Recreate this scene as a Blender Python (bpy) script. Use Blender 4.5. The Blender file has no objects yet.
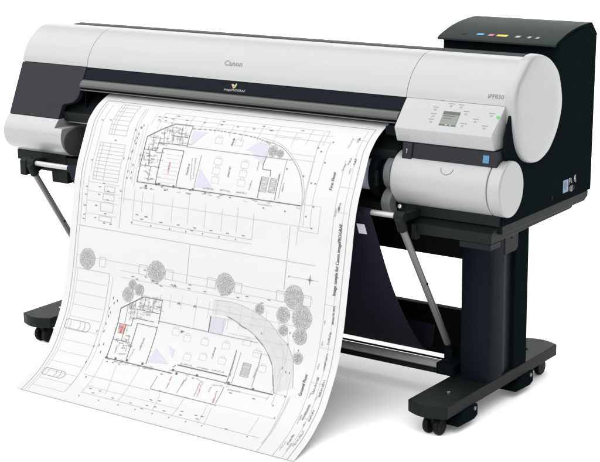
import bpy, bmesh, math, random
from mathutils import Vector, Matrix, Euler
SCR = (1.5200,1.5733,0.0333,0.0804)
KEYS = [(1.5349,0.0151),(1.5673,0.0155),(1.5901,0.0356),(1.5935,0.0752),(1.4890,0.0308),(1.4911,0.0526),(1.4903,0.0712),(1.6279,0.0573),(1.6693,0.0341),(1.6632,0.0759)]
LED = (1.6923,0.0373)
LOGO = (.700,.047,.070)
LW = 1.0
LIGHT = (.211,.216,.217)
PAPER = (.335,.335,.335)
WORLD_S = .62
WORLD_R = .08
SUN_S = 2.9
SUN_A = 110
SUN_D = (.14,.55,-1)
EXPO = 1.05
random.seed(11)
SC = bpy.context.scene
COL = SC.collection

# ------------------------------------------------------------------ materials
def mat(name, col, rough=.5, metal=0., spec=.5, bump=0., bscale=600., vary=0., emit=None, coat=0.):
    m = bpy.data.materials.new(name); m.use_nodes = True
    nt = m.node_tree; b = nt.nodes['Principled BSDF']
    b.inputs['Base Color'].default_value = (*col, 1)
    b.inputs['Roughness'].default_value = rough
    b.inputs['Metallic'].default_value = metal
    b.inputs['Specular IOR Level'].default_value = spec
    b.inputs['Coat Weight'].default_value = coat
    if bump or vary:
        tc = nt.nodes.new('ShaderNodeTexCoord')
        n = nt.nodes.new('ShaderNodeTexNoise'); n.inputs['Scale'].default_value = bscale; n.inputs['Detail'].default_value = 3
        nt.links.new(tc.outputs['Object'], n.inputs['Vector'])
        if bump:
            bp = nt.nodes.new('ShaderNodeBump'); bp.inputs['Strength'].default_value = bump; bp.inputs['Distance'].default_value = .0006
            nt.links.new(n.outputs['Fac'], bp.inputs['Height']); nt.links.new(bp.outputs['Normal'], b.inputs['Normal'])
        if vary:
            n2 = nt.nodes.new('ShaderNodeTexNoise'); n2.inputs['Scale'].default_value = 14.; n2.inputs['Detail'].default_value = 5
            nt.links.new(tc.outputs['Object'], n2.inputs['Vector'])
            mr = nt.nodes.new('ShaderNodeMapRange'); mr.inputs['To Min'].default_value = max(0, rough-vary); mr.inputs['To Max'].default_value = min(1, rough+vary)
            nt.links.new(n2.outputs['Fac'], mr.inputs['Value']); nt.links.new(mr.outputs['Result'], b.inputs['Roughness'])
    if emit:
        b.inputs['Emission Color'].default_value = (*emit[:3], 1); b.inputs['Emission Strength'].default_value = emit[3]
    return m
M = dict(
    light = mat('light_grey_plastic', LIGHT, .34, 0, .5, .08, 900, .05),
    slate = mat('slate_plastic', (.0115,.0132,.0165), .5, 0, .08, .12, 900, .06),
    navy = mat('navy_black_plastic', (.0030,.0046,.0075), .5, 0, .035, .1, 900, .06),
    black = mat('black_plastic', (.0035,.0058,.0065), .62, 0, .0, .12, 900, .06),
    dark = mat('charcoal_plastic', (.0052,.0074,.0074), .5, 0, .06, .12, 900, .06),
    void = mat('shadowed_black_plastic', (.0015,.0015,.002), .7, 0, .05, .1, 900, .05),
    lid = mat('grey_green_plastic', (.0165,.0225,.0212), .5, 0, .03, .12, 900, .06),
    mid = mat('mid_grey_plastic', (.075,.080,.082), .45, 0, .2, .1, 900, .05),
    disc = mat('dull_grey_plastic', (.055,.058,.06), .5, 0, .2, .1, 900, .05),
    bar = mat('satin_olive_metal', (.012,.0145,.0125), .25, .2, .5, .05, 700, .05),
    silver = mat('brushed_silver', (.27,.27,.265), .38, .5, .5, .05, 500, .06),
    rod = mat('grey_anodised_metal', (.115,.115,.11), .42, .4, .4, .05, 500, .06),
    rubber = mat('black_rubber', (.0015,.0015,.0015), .6, 0, .10, .1, 500, .05),
    fabric = mat('navy_fabric', (.0080,.0086,.0155), .85, 0, .08, .5, 1500, .05),
    tag = mat('white_tag', (.60,.61,.68), .6),
    paper = mat('white_paper', PAPER, .62, 0, .2, .06, 250, .05),
    rollp = mat('paper_roll_white', (.62,.66,.84), .6, 0, .2, .05, 300, .04),
    screen = mat('lcd_glass', (.085,.10,.083), .15, 0, .4),
    screen2 = mat('lcd_ink', (.022,.027,.024), .2, 0, .4),
    led = mat('green_lamp', (.03,.16,.04), .3, 0, .3, emit=(.10,.9,.12,.13)),
    key = mat('key_grey', tuple(c*0.9 for c in LIGHT), .45),
    legend = mat('legend_grey', tuple(c*0.36 for c in LIGHT), .5),
    emboss = mat('embossed_grey', tuple(c*0.68 for c in LIGHT), .35),
    white = mat('white_print', (.20,.20,.20), .5),
    gold = mat('gold_print', (.26,.24,.10), .4), pink = mat('pink_print', (.24,.13,.15), .4), green = mat('lime_print', (.15,.22,.05), .4),
    blue = mat('blue_sticker', (.022,.105,.20), .4), deep = mat('deep_blue_print', (.008,.022,.08), .4), ltblue = mat('pale_blue_sticker', (.035,.11,.20), .4),
    cyan = mat('cyan_dot', (.03,.17,.33), .4), mag = mat('magenta_dot', (.27,.06,.13), .4), yel = mat('yellow_dot', (.42,.30,.02), .4), grey = mat('pale_dot', (.19,.20,.20), .4),
    screw = mat('screw_steel', (.6,.6,.6), .3, 1.),
    ink_k = mat('ink_black', (PAPER[0]*0.2, PAPER[0]*0.2, PAPER[0]*0.205), .7, 0, .1),
    ink_d = mat('ink_dark_grey', (PAPER[0]*0.34, PAPER[0]*0.34, PAPER[0]*0.345), .7, 0, .1),
    ink_m = mat('ink_mid_grey', (PAPER[0]*0.64, PAPER[0]*0.64, PAPER[0]*0.645), .7, 0, .1),
    ink_l = mat('ink_light_grey', (PAPER[0]*0.8, PAPER[0]*0.8, PAPER[0]*0.805), .7, 0, .1),
    ink_g = mat('ink_frame_grey', (PAPER[0]*0.56, PAPER[0]*0.56, PAPER[0]*0.565), .7, 0, .1),
    ink_s = mat('ink_stone', (PAPER[0]*0.46, PAPER[0]*0.46, PAPER[0]*0.47), .7, 0, .1),
    ink_r = mat('ink_red', (PAPER[0]*0.75, PAPER[0]*0.17, PAPER[0]*0.18), .7, 0, .1),
    ink_v = mat('ink_lavender', (PAPER[0]*0.87, PAPER[0]*0.87, PAPER[0]*1), .7, 0, .1),
    ink_v2 = mat('ink_pale_lavender', (PAPER[0]*0.86, PAPER[0]*0.86, PAPER[0]*0.95), .7, 0, .1),
    ink_p = mat('ink_pale_pink', (PAPER[0]*0.95, PAPER[0]*0.8, PAPER[0]*0.77), .7, 0, .1),
    ink_p2 = mat('ink_pink_fill', (PAPER[0]*0.92, PAPER[0]*0.5, PAPER[0]*0.5), .7, 0, .1),
    ink_c = mat('ink_paving', (PAPER[0]*0.95, PAPER[0]*0.95, PAPER[0]*0.955), .7, 0, .1),
)
# speckled ink of the tree symbols
m = mat('ink_tree', (.4,.4,.4), .7, 0, .1); nt = m.node_tree
tc = nt.nodes.new('ShaderNodeTexCoord'); vo = nt.nodes.new('ShaderNodeTexNoise'); vo.inputs['Scale'].default_value = 420; vo.inputs['Detail'].default_value = 1
cr = nt.nodes.new('ShaderNodeValToRGB'); cr.color_ramp.elements[0].position = .40; cr.color_ramp.elements[0].color = (PAPER[0]*.46, PAPER[0]*.46, PAPER[0]*.46, 1)
cr.color_ramp.elements[1].position = .60; cr.color_ramp.elements[1].color = (PAPER[0]*.84, PAPER[0]*.84, PAPER[0]*.84, 1)
nt.links.new(tc.outputs['Object'], vo.inputs['Vector']); nt.links.new(vo.outputs['Fac'], cr.inputs['Fac'])
nt.links.new(cr.outputs['Color'], nt.nodes['Principled BSDF'].inputs['Base Color'])
M['ink_t'] = m

# ------------------------------------------------------------------ helpers
def finish(bm, angle=.55):
    bmesh.ops.remove_doubles(bm, verts=bm.verts, dist=1e-6)
    bmesh.ops.recalc_face_normals(bm, faces=bm.faces)
    for f in bm.faces: f.smooth = True
    for e in bm.edges:
        e.smooth = len(e.link_faces) == 2 and e.calc_face_angle(0) <= angle
def obj(name, bm, mats, parent=None, bevel=0, seg=3, angle=.55):
    finish(bm, angle)
    me = bpy.data.meshes.new(name); bm.to_mesh(me); bm.free()
    o = bpy.data.objects.new(name, me); COL.objects.link(o)
    for m in (mats if isinstance(mats, (list, tuple)) else [mats]): me.materials.append(m)
    if parent is not None:
        o.parent = parent; o.matrix_parent_inverse = Matrix.Translation(-WORLD[parent]) if parent in WORLD else Matrix()
    if bevel:
        b = o.modifiers.new('bevel', 'BEVEL'); b.width = bevel; b.segments = seg; b.limit_method = 'ANGLE'; b.angle_limit = .6; b.harden_normals = True
    return o
WORLD = {}
def thing(name, label, cat, loc, group=None):
    o = bpy.data.objects.new(name, None); COL.objects.link(o); o.location = loc; o.empty_display_size = .05
    o['label'] = label; o['category'] = cat
    if group: o['group'] = group
    WORLD[o] = Vector(loc); return o
def tag(o, label, cat):
    o['label'] = label; o['category'] = cat
def ext(bm, prof, x0, x1, mi=0):
    """extrude a closed (y,z) outline along X"""
    a = [bm.verts.new((x0, y, z)) for y, z in prof]; b = [bm.verts.new((x1, y, z)) for y, z in prof]
    fs = [bm.faces.new(a), bm.faces.new(b)]; n = len(prof)
    for i in range(n): fs.append(bm.faces.new((a[i], a[(i+1) % n], b[(i+1) % n], b[i])))
    for f in fs: f.material_index = mi
    return bm
def box(bm, x0, x1, y0, y1, z0, z1, mi=0): return ext(bm, [(y0,z0),(y1,z0),(y1,z1),(y0,z1)], x0, x1, mi)
def slab(bm, pts, vec):
    """closed 3D polygon given thickness along vec"""
    v = Vector(vec); a = [bm.verts.new(p) for p in pts]; b = [bm.verts.new(Vector(p)+v) for p in pts]; n = len(pts)
    bm.faces.new(a); bm.faces.new(b)
    for i in range(n): bm.faces.new((a[i], a[(i+1) % n], b[(i+1) % n], b[i]))
    return bm
def tube(bm, p, q, r, n=20, r2=None):
    p, q = Vector(p), Vector(q); d = (q-p).normalized(); u = d.orthogonal().normalized(); w = d.cross(u); r2 = r if r2 is None else r2
    a = [bm.verts.new(p+(u*math.cos(t)+w*math.sin(t))*r) for t in [2*math.pi*i/n for i in range(n)]]
    b = [bm.verts.new(q+(u*math.cos(t)+w*math.sin(t))*r2) for t in [2*math.pi*i/n for i in range(n)]]
    bm.faces.new(a); bm.faces.new(b)
    for i in range(n): bm.faces.new((a[i], a[(i+1) % n], b[(i+1) % n], b[i]))
    return bm
def spline(p, n=6, closed=False):
    p = [Vector(q) for q in p]; o = []; N = len(p)
    g = (lambda i: p[i % N]) if closed else (lambda i: p[i] if 0 <= i < N else (2*p[0]-p[1] if i < 0 else 2*p[-1]-p[-2]))
    for i in range(N if closed else N-1):
        for k in range(n):
            t = k/n; a, b, c, d = g(i-1), g(i), g(i+1), g(i+2)
            o.append(.5*((2*b)+(c-a)*t+(2*a-5*b+4*c-d)*t*t+(3*b-a-3*c+d)*t**3))
    if not closed: o.append(p[-1])
    return o
def sp2(p, n=6, closed=False): return [(v.x, v.y) for v in spline([(a, b, 0) for a, b in p], n, closed)]
def oval(cy, cz, ry, rz, n=64, rot=0): return [(cy+ry*math.cos(2*math.pi*i/n), cz+rz*math.sin(2*math.pi*i/n)) for i in range(n)]
def textmesh(s):
    c = bpy.data.curves.new('t', 'FONT'); c.body = s; c.size = 1; c.resolution_u = 2
    o = bpy.data.objects.new('t', c); COL.objects.link(o); dg = bpy.context.evaluated_depsgraph_get(); dg.update()
    me = o.evaluated_get(dg).to_mesh(); vs = [v.co.copy() for v in me.vertices]; fs = [tuple(p.vertices) for p in me.polygons]
    bpy.data.objects.remove(o); bpy.data.curves.remove(c); return vs, fs
def place_text(bm, s, fn, width, mi=0, hscale=1., bold=0):
    vs, fs = textmesh(s); x0 = min(v.x for v in vs); x1 = max(v.x for v in vs); k = width/(x1-x0)
    for dx in ([0] if not bold else [0, bold, -bold]):
        vv = [bm.verts.new(fn((v.x-x0)*k+dx, v.y*k*hscale)) for v in vs]
        for f in fs:
            try: bm.faces.new([vv[i] for i in f]).material_index = mi
            except ValueError: pass

XL, XA, XB, XR = -.175, .129, 1.380, 1.718          # left end, seams, right side plane
# ------------------------------------------------------------------ floor
cove = [(-16,0),(9,0)]+[(9+3*math.sin(a*math.pi/24), 3-3*math.cos(a*math.pi/24)) for a in range(1,13)]+[(12,9)]   # floor sweeping up into the white backdrop
bm = bmesh.new(); va = [bm.verts.new((-22,y,z)) for y, z in cove]; vb = [bm.verts.new((22,y,z)) for y, z in cove]
for i in range(len(cove)-1): bm.faces.new((va[i], vb[i], vb[i+1], va[i+1]))
fl = obj('studio_floor', bm, mat('white_seamless_floor', (.96,.96,.96), .7, 0, .05, .05, 40, .05)); fl['kind'] = 'structure'

# ================================================================== PRINTER
PR = thing('large_format_printer', 'wide light grey and black inkjet plotter with control panel, standing on the black stand', 'printer', (.77,.3,.60))
top = sp2([(.149,.952),(.1575,.980),(.180,1.0165),(.2115,1.0445),(.245,1.0635),(.280,1.0705),(.300,1.0708)], 8)
cover = top + [(.312,1.062),(.312,.955)]
# dark inner body behind all covers (shows only in the seams and at the rear)
bm = bmesh.new()
ext(bm, [(.165,.953),(.17,.98),(.19,1.008),(.222,1.036),(.255,1.054),(.287,1.0690),(.300,1.0725),(.336,1.0745),(.352,1.066),(.40,1.0),(.50,.93),(.56,.86),(.60,.75),(.60,.617),(.30,.617),(.27,.66),(.27,.90),(.165,.90)], -.07, 1.69)
box(bm, XL+.004, -.071, .1545, .55, .66, .957)
obj('rear_body', bm, M['dark'], PR, .003)
# covers
bm = bmesh.new(); ext(bm, cover, XL, XA-.0009); obj('end_cover', bm, M['light'], PR, .004)
bm = bmesh.new(); ext(bm, cover, XA+.0009, XB-.0009); lid = obj('top_lid', bm, M['light'], PR)
bm = bmesh.new(); ext(bm, cover, XB+.0009, 1.7005); rc = obj('end_cover', bm, M['light'], PR)
# oval end cap
ov = sp2([(.209,1.028),(.237,1.054),(.272,1.068),(.308,1.069),(.35,1.057),(.383,1.037),(.412,1.007),(.431,.955),(.434,.919),(.425,.886),(.406,.85),(.376,.816),(.35,.798),(.308,.784),(.262,.786),(.218,.803),(.187,.835),(.170,.88),(.163,.92),(.163,.961),(.176,.998)], 5, True)
cy = sum(p[0] for p in ov)/len(ov); cz = sum(p[1] for p in ov)/len(ov)
def grow(o, d): 
    r = []
    for y, z in o:
        l = math.hypot(y-cy, z-cz); e = d*(1+.75*max(0, math.cos(math.atan2(z-cz, y-cy)-2.35))**6) if d > 0 else d
        r.append((cy+(y-cy)*(l+e)/l, cz+(z-cz)*(l+e)/l))
    return r
bm = bmesh.new(); rings = [(1.6995, .0105), (1.712, .0105), (1.722, .0098), (1.7275, .0082), (1.731, .005), (1.7325, 0.), (1.7325, -.03)]
vr = [[bm.verts.new((x, y, z)) for y, z in grow(ov, d)] for x, d in rings]
for a, b in zip(vr, vr[1:]):
    for i in range(len(a)): bm.faces.new((a[i], a[(i+1) % len(a)], b[(i+1) % len(a)], b[i]))
bm.faces.new(vr[0]); bm.faces.new(vr[-1]); obj('oval_end_cap', bm, M['light'], PR, angle=.9)
# ink tank tower and its lid
bm = bmesh.new(); ext(bm, [(.44,.95),(.44,1.093),(.655,1.128),(.688,1.097),(.686,.622),(.60,.622)], 1.331, XR-.004)
tank = obj('ink_tank_housing', bm, M['black'], PR, .004)
lp = sp2([(.414,1.094),(.431,1.1025),(.491,1.1205),(.552,1.1315),(.614,1.137),(.655,1.1375)], 5) + [(.694,1.099),(.690,1.094),(.653,1.131),(.55,1.124),(.45,1.100),(.418,1.087),(.414,1.088)]
bm = bmesh.new(); ext(bm, lp, 1.325, XR+.001); lidb = obj('ink_tank_lid', bm, [M['lid'], M['black']], tank, .0015, 2)
for p in lidb.data.polygons:
    if p.center.x > XR or p.center.y > .66: p.material_index = 1
def lidz(y):
    q = lp[:26]
    for a, b in zip(q, q[1:]):
        if a[0] <= y <= b[0]: return a[1]+(b[1]-a[1])*(y-a[0])/(b[0]-a[0])
    return q[0][1]
for x, w, mk in ((1.398,.018,'lid'),(1.455,.022,'cyan'),(1.492,.017,'mag'),(1.528,.034,'yel'),(1.580,.015,'grey'),(1.617,.010,'grey'),(1.644,.010,'emboss')):
    bm = bmesh.new(); ys = (.437,.4435,.449)
    for y0, y1 in zip(ys, ys[1:]):
        bm.faces.new([bm.verts.new((xx, yy, lidz(yy)+.0012)) for xx, yy in ((x-w/2,y0),(x+w/2,y0),(x+w/2+.004,y1),(x-w/2+.004,y1))])
    obj('ink_label', bm, M[mk], tank)
# side panel
sp = [(.118,.617),(.686,.622),(.693,1.098),(.655,1.133),(.55,1.122),(.45,1.098),(.443,1.09),(.441,1.045),(.30,1.045),(.20,.99),(.168,.955),(.160,.945),(.124,.868),(.124,.84),(.118,.832),(.135,.79),(.135,.70)]
bm = bmesh.new(); ext(bm, sp, 1.7085, XR); obj('side_panel', bm, M['black'], PR, .003)
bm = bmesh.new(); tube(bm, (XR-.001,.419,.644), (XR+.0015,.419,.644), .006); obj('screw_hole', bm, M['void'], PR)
# square badge with pale lettering on the side panel
def side(y, z, d=.0012): return (XR+d, y, z)
bm = bmesh.new()
def sq(y0, y1, z0, z1, mi, d):
    f = bm.faces.new([bm.verts.new(side(y, z, d)) for y, z in ((y0,z0),(y1,z0),(y1,z1),(y0,z1))]); f.material_index = mi
sq(.489,.524,.645,.683,0,.0012)
f = bm.faces.new([bm.verts.new(side(y, z, .0018)) for y, z in oval(.507,.665,.010,.013,20)]); f.material_index = 1
for (a, b, c, d) in ((.528,.531,.664,.684),(.531,.538,.681,.684),(.536,.539,.672,.684),(.531,.538,.672,.675),(.545,.549,.668,.682),(.545,.556,.667,.670),(.572,.576,.668,.686),(.576,.586,.675,.679),(.582,.586,.680,.688),(.584,.588,.664,.674),
                     (.530,.533,.644,.658),(.543,.546,.642,.660),(.550,.553,.642,.658),(.557,.560,.642,.660),(.543,.560,.641,.644),(.572,.574,.642,.656)):
    sq(.528+(a-.528)*.8, .528+(b-.528)*.8, c, d, 2, .0012)
obj('badge', bm, [M['ltblue'], M['deep'], M['white']], PR)
# ---- front panel below the covers: Y follows the slanted plane
def fy(z): return .149-(.952-z)*(.076/.173)
def panel(pts, th=.02): 
    b = bmesh.new(); slab(b, [(x, fy(z), z) for x, z in pts], (0, th, -.006)); return b
lpan = [(XL,.9515),(XA-.002,.9515),(.1245,.917),(.1235,.862),(.117,.848),(.104,.838),(.085,.832),(.066,.829),(.060,.822),(.058,.781),(XL,.781)]
obj('front_panel', panel(lpan), M['slate'], PR, .0025, 2)
obj('lid_front_strip', panel([(XA+.002,.9505),(XB-.002,.9505),(XB-.002,.914),(XA-.001,.914)]), M['navy'], PR, .0015, 2)
# output bar, with the thin bright lip under it
bm = bmesh.new(); ext(bm, [(.150,.9155),(.136,.9150)]+sp2([(.1200,.9075),(.1115,.8975),(.1105,.8915),(.1130,.8875),(.120,.8855)], 4)+[(.150,.884)], .1255, 1.3735); bar = obj('output_bar', bm, M['bar'], PR, .002, 2)
bm = bmesh.new(); box(bm, .128, 1.366, .112, .160, .8790, .8815); obj('bar_lip', bm, M['mid'], bar, .0008, 2)
bm = bmesh.new(); box(bm, .126, 1.366, .1155, .150, .8768, .8786); obj('bar_base', bm, M['navy'], bar, .001, 2)
# platen / paper guide, curved, ending in a lip
pl = sp2([(.25,.8705),(.215,.8640),(.190,.8530),(.162,.835),(.135,.814),(.118,.8035),(.105,.8030),(.0985,.7985)], 5)+[(.100,.772),(.135,.765),(.25,.79)]
bm = bmesh.new(); ext(bm, pl, .059, 1.3785); obj('paper_guide', bm, M['dark'], PR, .002, 2)
bm = bmesh.new(); box(bm, .127, .131, .135, .25, .80, .885); obj('guide_cheek', bm, M['black'], PR, .001)
bm = bmesh.new(); box(bm, 1.340, 1.3785, .10, .24, .845, .872); obj('guide_cheek', bm, M['black'], PR, .003)
# roll bay
bm = bmesh.new(); ext(bm, [(.268,.617),(.268,.79),(.255,.79),(.252,.70),(.235,.663),(.18,.646),(.10,.644),(.098,.617)], .06, 1.3785); obj('roll_bay', bm, M['dark'], PR, .003)
for a, b, y in ((XL+.002,.06,.098),(1.3785,1.709,.108)):
    bm = bmesh.new(); box(bm, a, b, y, .20, .6168, .652); obj('lower_front', bm, M['dark'], PR, .003)
# left roll cover
bm = bmesh.new()
arc = sp2([(.073,.7795),(.051,.753),(.0425,.727),(.047,.698),(.068,.670),(.099,.653)], 6)
low = [q for q in arc if q[1] < .757]
ext(bm, arc+[(.135,.648),(.165,.66),(.165,.7795)], XL, .060)
ext(bm, low+[(.135,.648),(.165,.66),(.165,low[0][1])], .060, .096)
obj('roll_cover', bm, M['light'], PR)
bm = bmesh.new(); ext(bm, oval(.113,.703,.062,.047,48), .0965, .101); obj('spool_disc', bm, M['disc'], PR, .002)
bm = bmesh.new(); box(bm, .062, .150, .115, .25, .764, .775); obj('bay_rim', bm, M['light'], PR, .003)
# right roll cover: barrel, end ring, thumb notch
bm = bmesh.new(); ext(bm, oval(.137,.7225,.0735,.080,72), 1.377, 1.690); rcv = obj('roll_cover', bm, M['light'], PR, .004)
bm = bmesh.new(); ext(bm, oval(.137,.7225,.0735,.080,72), 1.6907, 1.7325); obj('roll_cover_cap', bm, M['light'], rcv, .006, 4)
bm = bmesh.new()
pts = []
for i in range(13):
    t = math.pi*i/12; s = .150*0; ang = 2.46 + .24*math.sin(t)
    pts.append((1.558+.020*math.cos(t), .137+.0741*math.cos(ang), .7225+.0806*math.sin(ang)))
for a, b in zip(pts, pts[1:]): tube(bm, a, b, .0007, 6)
obj('thumb_notch', bm, M['legend'], rcv)
# control panel
cp = [(.1475,.9515),(.085,.880),(.0825,.874),(.0835,.868),(.0965,.833),(.165,.833),(.165,.9515)]
bm = bmesh.new(); ext(bm, cp, XB+.001, 1.7025)
for v in bm.verts:                                   # slanted right-hand cheek
    if v.co.x > 1.6 and v.co.y < .10: v.co.x -= .006
cpo = obj('control_panel', bm, M['light'], PR, .0035, 3)
p0 = Vector((0,.1475,.9515)); pu = Vector((0,.085-.1475,.880-.9515)); PLEN = pu.length; pu.normalize(); pn = Vector((0,-pu.z,pu.y)); 
if pn.y > 0: pn = -pn
def cpt(x, s, d=.0008): return Vector((x,0,0))+p0+pu*s+pn*d
def rectp(bm, x0, x1, s0, s1, d=.0008, mi=0, sk=0):
    f = bm.faces.new([bm.verts.new(cpt(x, s, d)) for x, s in ((x0,s0),(x1,s0),(x1,s1),(x0,s1))]); f.material_index = mi
bm = bmesh.new()
SX0, SX1, S0, S1 = SCR
rectp(bm, SX0, SX1, S0, S1, .0008, 0); rectp(bm, SX0, SX1, S0, S0+.010, .0011, 1); rectp(bm, SX0, SX1, S1-.004, S1, .0011, 1)
rectp(bm, SX0+.004, SX0+.04, S0+.014, S0+.016, .0012, 1); rectp(bm, SX0+.006, SX1-.02, S0+.022, S0+.0235, .0012, 1); rectp(bm, SX0+.02, SX0+.026, S1-.004, S1-.001, .0014, 2); rectp(bm, SX0+.034, SX0+.04, S1-.004, S1-.001, .0014, 3)
obj('lcd_screen', bm, [M['screen'], M['screen2'], M['gold'], M['white']], cpo)
for (x, s) in KEYS:                                  # each key with its little legend
    bm = bmesh.new(); slab(bm, [cpt(x-.0045, s-.0022, 0), cpt(x+.0045, s-.0022, 0), cpt(x+.0045, s+.0032, 0), cpt(x-.0045, s+.0032, 0)], pn*.0008)
    x1 = x-.009
    while x1 < x+.008:
        w = random.uniform(.002,.0045); rectp(bm, x1, x1+w, s-.0085, s-.0068, .0008, 1); x1 += w+.0012
    rectp(bm, x-.002, x+.0025, s-.0005, s+.0015, .0011, 1)
    obj('panel_key', bm, [M['key'], M['legend']], cpo)
bm = bmesh.new(); slab(bm, [cpt(LED[0]+.0052*math.cos(t), LED[1]+.0046*math.sin(t), 0) for t in [i*math.pi/8 for i in range(16)]], pn*.0016); obj('indicator_light', bm, M['led'], cpo, .0006, 2)
bm = bmesh.new(); slab(bm, [(1.395,.0892,.8535),(1.425,.0892,.8535),(1.425,.0932,.8435),(1.395,.0932,.8435)], (0,-.0012,-.0004)); obj('embossed_mark', bm, M['light'], cpo, .0005, 2)
# bar below the control panel, with latch and energy sticker
bm = bmesh.new(); ext(bm, [(.1015,.8315),(.094,.79),(.0955,.770),(.150,.765),(.150,.8315)], 1.4345, 1.7075); ub = obj('front_bar', bm, M['slate'], PR, .0025)
bm = bmesh.new(); ext(bm, [(.0985,.8315),(.0905,.79),(.0925,.760),(.150,.760),(.150,.8315)], 1.401, 1.4335); la = obj('release_latch', bm, M['slate'], PR, .0025)
bm = bmesh.new()
for x0, x1, z0, z1 in ((1.4165,1.4188,.801,.814),(1.4145,1.4165,.811,.813)): bm.faces.new([bm.verts.new((x, .0972-(.8315-z)*.192, z)) for x, z in ((x0,z0),(x1,z0),(x1,z1),(x0,z1))])
obj('latch_mark', bm, M['white'], la)
bm = bmesh.new(); bm.faces.new([bm.verts.new((x, .1003-(.8315-z)*.181, z)) for x, z in ((1.662,.798),(1.681,.798),(1.681,.819),(1.662,.819))]); es = obj('sticker', bm, M['blue'], ub)
bm = bmesh.new()
for x0, x1, z0, z1 in ((1.665,1.678,.8135,.8155),(1.665,1.674,.801,.8025),(1.671,1.676,.806,.811)): bm.faces.new([bm.verts.new((x, .0997-(.8315-z)*.181, z)) for x, z in ((x0,z0),(x1,z0),(x1,z1),(x0,z1))])
obj('sticker_print', bm, M['ltblue'], ub)
# spool holder beside the right roll cover
bm = bmesh.new(); ext(bm, oval(.118,.733,.050,.050,48), 1.350, 1.374); sh = obj('spool_holder', bm, M['mid'], PR, .004)
bm = bmesh.new(); ext(bm, sp2([(.092,.695),(.070,.680),(.058,.660),(.060,.640),(.072,.622)], 5)+[(.105,.622),(.095,.645),(.097,.668),(.115,.69)], 1.350, 1.382); obj('holder_arm', bm, M['mid'], sh, .004)
bm = bmesh.new(); tube(bm, (1.395,.10,.640), (1.395,.090,.643), .006); obj('bay_screw', bm, M['screw'], PR)
# lettering
def ontop(x, s, off=.0009):           # point on the curved cover, s metres up the curve from its lower edge
    for a, b in zip(top, top[1:]):
        l = math.hypot(b[0]-a[0], b[1]-a[1])
        if s <= l: 
            t = s/l; y = a[0]+(b[0]-a[0])*t; z = a[1]+(b[1]-a[1])*t; return (x, y-off*.9, z+off*.4)
        s -= l
    return (x, top[-1][0], top[-1][1]+off)
bm = bmesh.new(); place_text(bm, 'Canon', lambda a, b: ontop(LOGO[0]+a, LOGO[1]+b), LOGO[2], 0, .9, .0006); obj('maker_logo', bm, M['emboss'], lid)
bm = bmesh.new(); place_text(bm, 'iPF830', lambda a, b: ontop(1.643+a, .018+b), .049, 0, .95); obj('model_lettering', bm, M['legend'], rc)
bm = bmesh.new(); place_text(bm, 'imagePROGRAF', lambda a, b: (.722+a, fy(.9220+b)-.0012, .9220+b), .082, 0, .8)
for cx_, dz, h, w, t, mi in ((.749,.0325,.012,.0035,.5,1),(.7545,.0305,.015,.004,.25,2),(.7655,.0325,.018,.0045,-.35,3),(.759,.029,.010,.003,0,4)):
    pts = []
    for i in range(12):
        a = 2*math.pi*i/12; x = .75*w*math.cos(a); z = h*.42*math.sin(a); pts.append((.757+(cx_-.757)*.75+x-t*z, .9140+dz*.75+z))
    f = bm.faces.new([bm.verts.new((x, fy(z)-.0014, z)) for x, z in pts]); f.material_index = mi
obj('printed_emblem', bm, [M['white'], M['pink'], M['gold'], M['green'], M['white']], PR)
# underside tray between body and stand
bm = bmesh.new(); ext(bm, [(.080,.571),(.083,.600),(.118,.6165),(.60,.6165),(.60,.580),(.585,.577)], 1.452, 1.700)
obj('base_tray', bm, M['dark'], PR, .0025)
bm = bmesh.new(); ext(bm, [(.125,.592),(.125,.617),(.68,.619),(.68,.602),(.655,.590)], 1.5, 1.712); obj('base_tray', bm, M['dark'], PR, .002)
bm = bmesh.new(); box(bm, 1.445, 1.460, .075, .10, .555, .60); obj('tray_hook', bm, M['dark'], PR, .002)
bm = bmesh.new(); box(bm, 1.60, 1.699, .081, .14, .553, .5705); obj('tray_foot', bm, M['dark'], PR, .002)
bm = bmesh.new(); ext(bm, [(.075,.560),(.075,.60),(.100,.6165),(.2,.6165),(.2,.560)], .012, .085); obj('tray_foot', bm, M['dark'], PR, .003)

bm = bmesh.new(); box(bm, -.135, .30, .102, .16, .588, .6165); obj('base_tray', bm, M['dark'], PR, .003)

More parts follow.
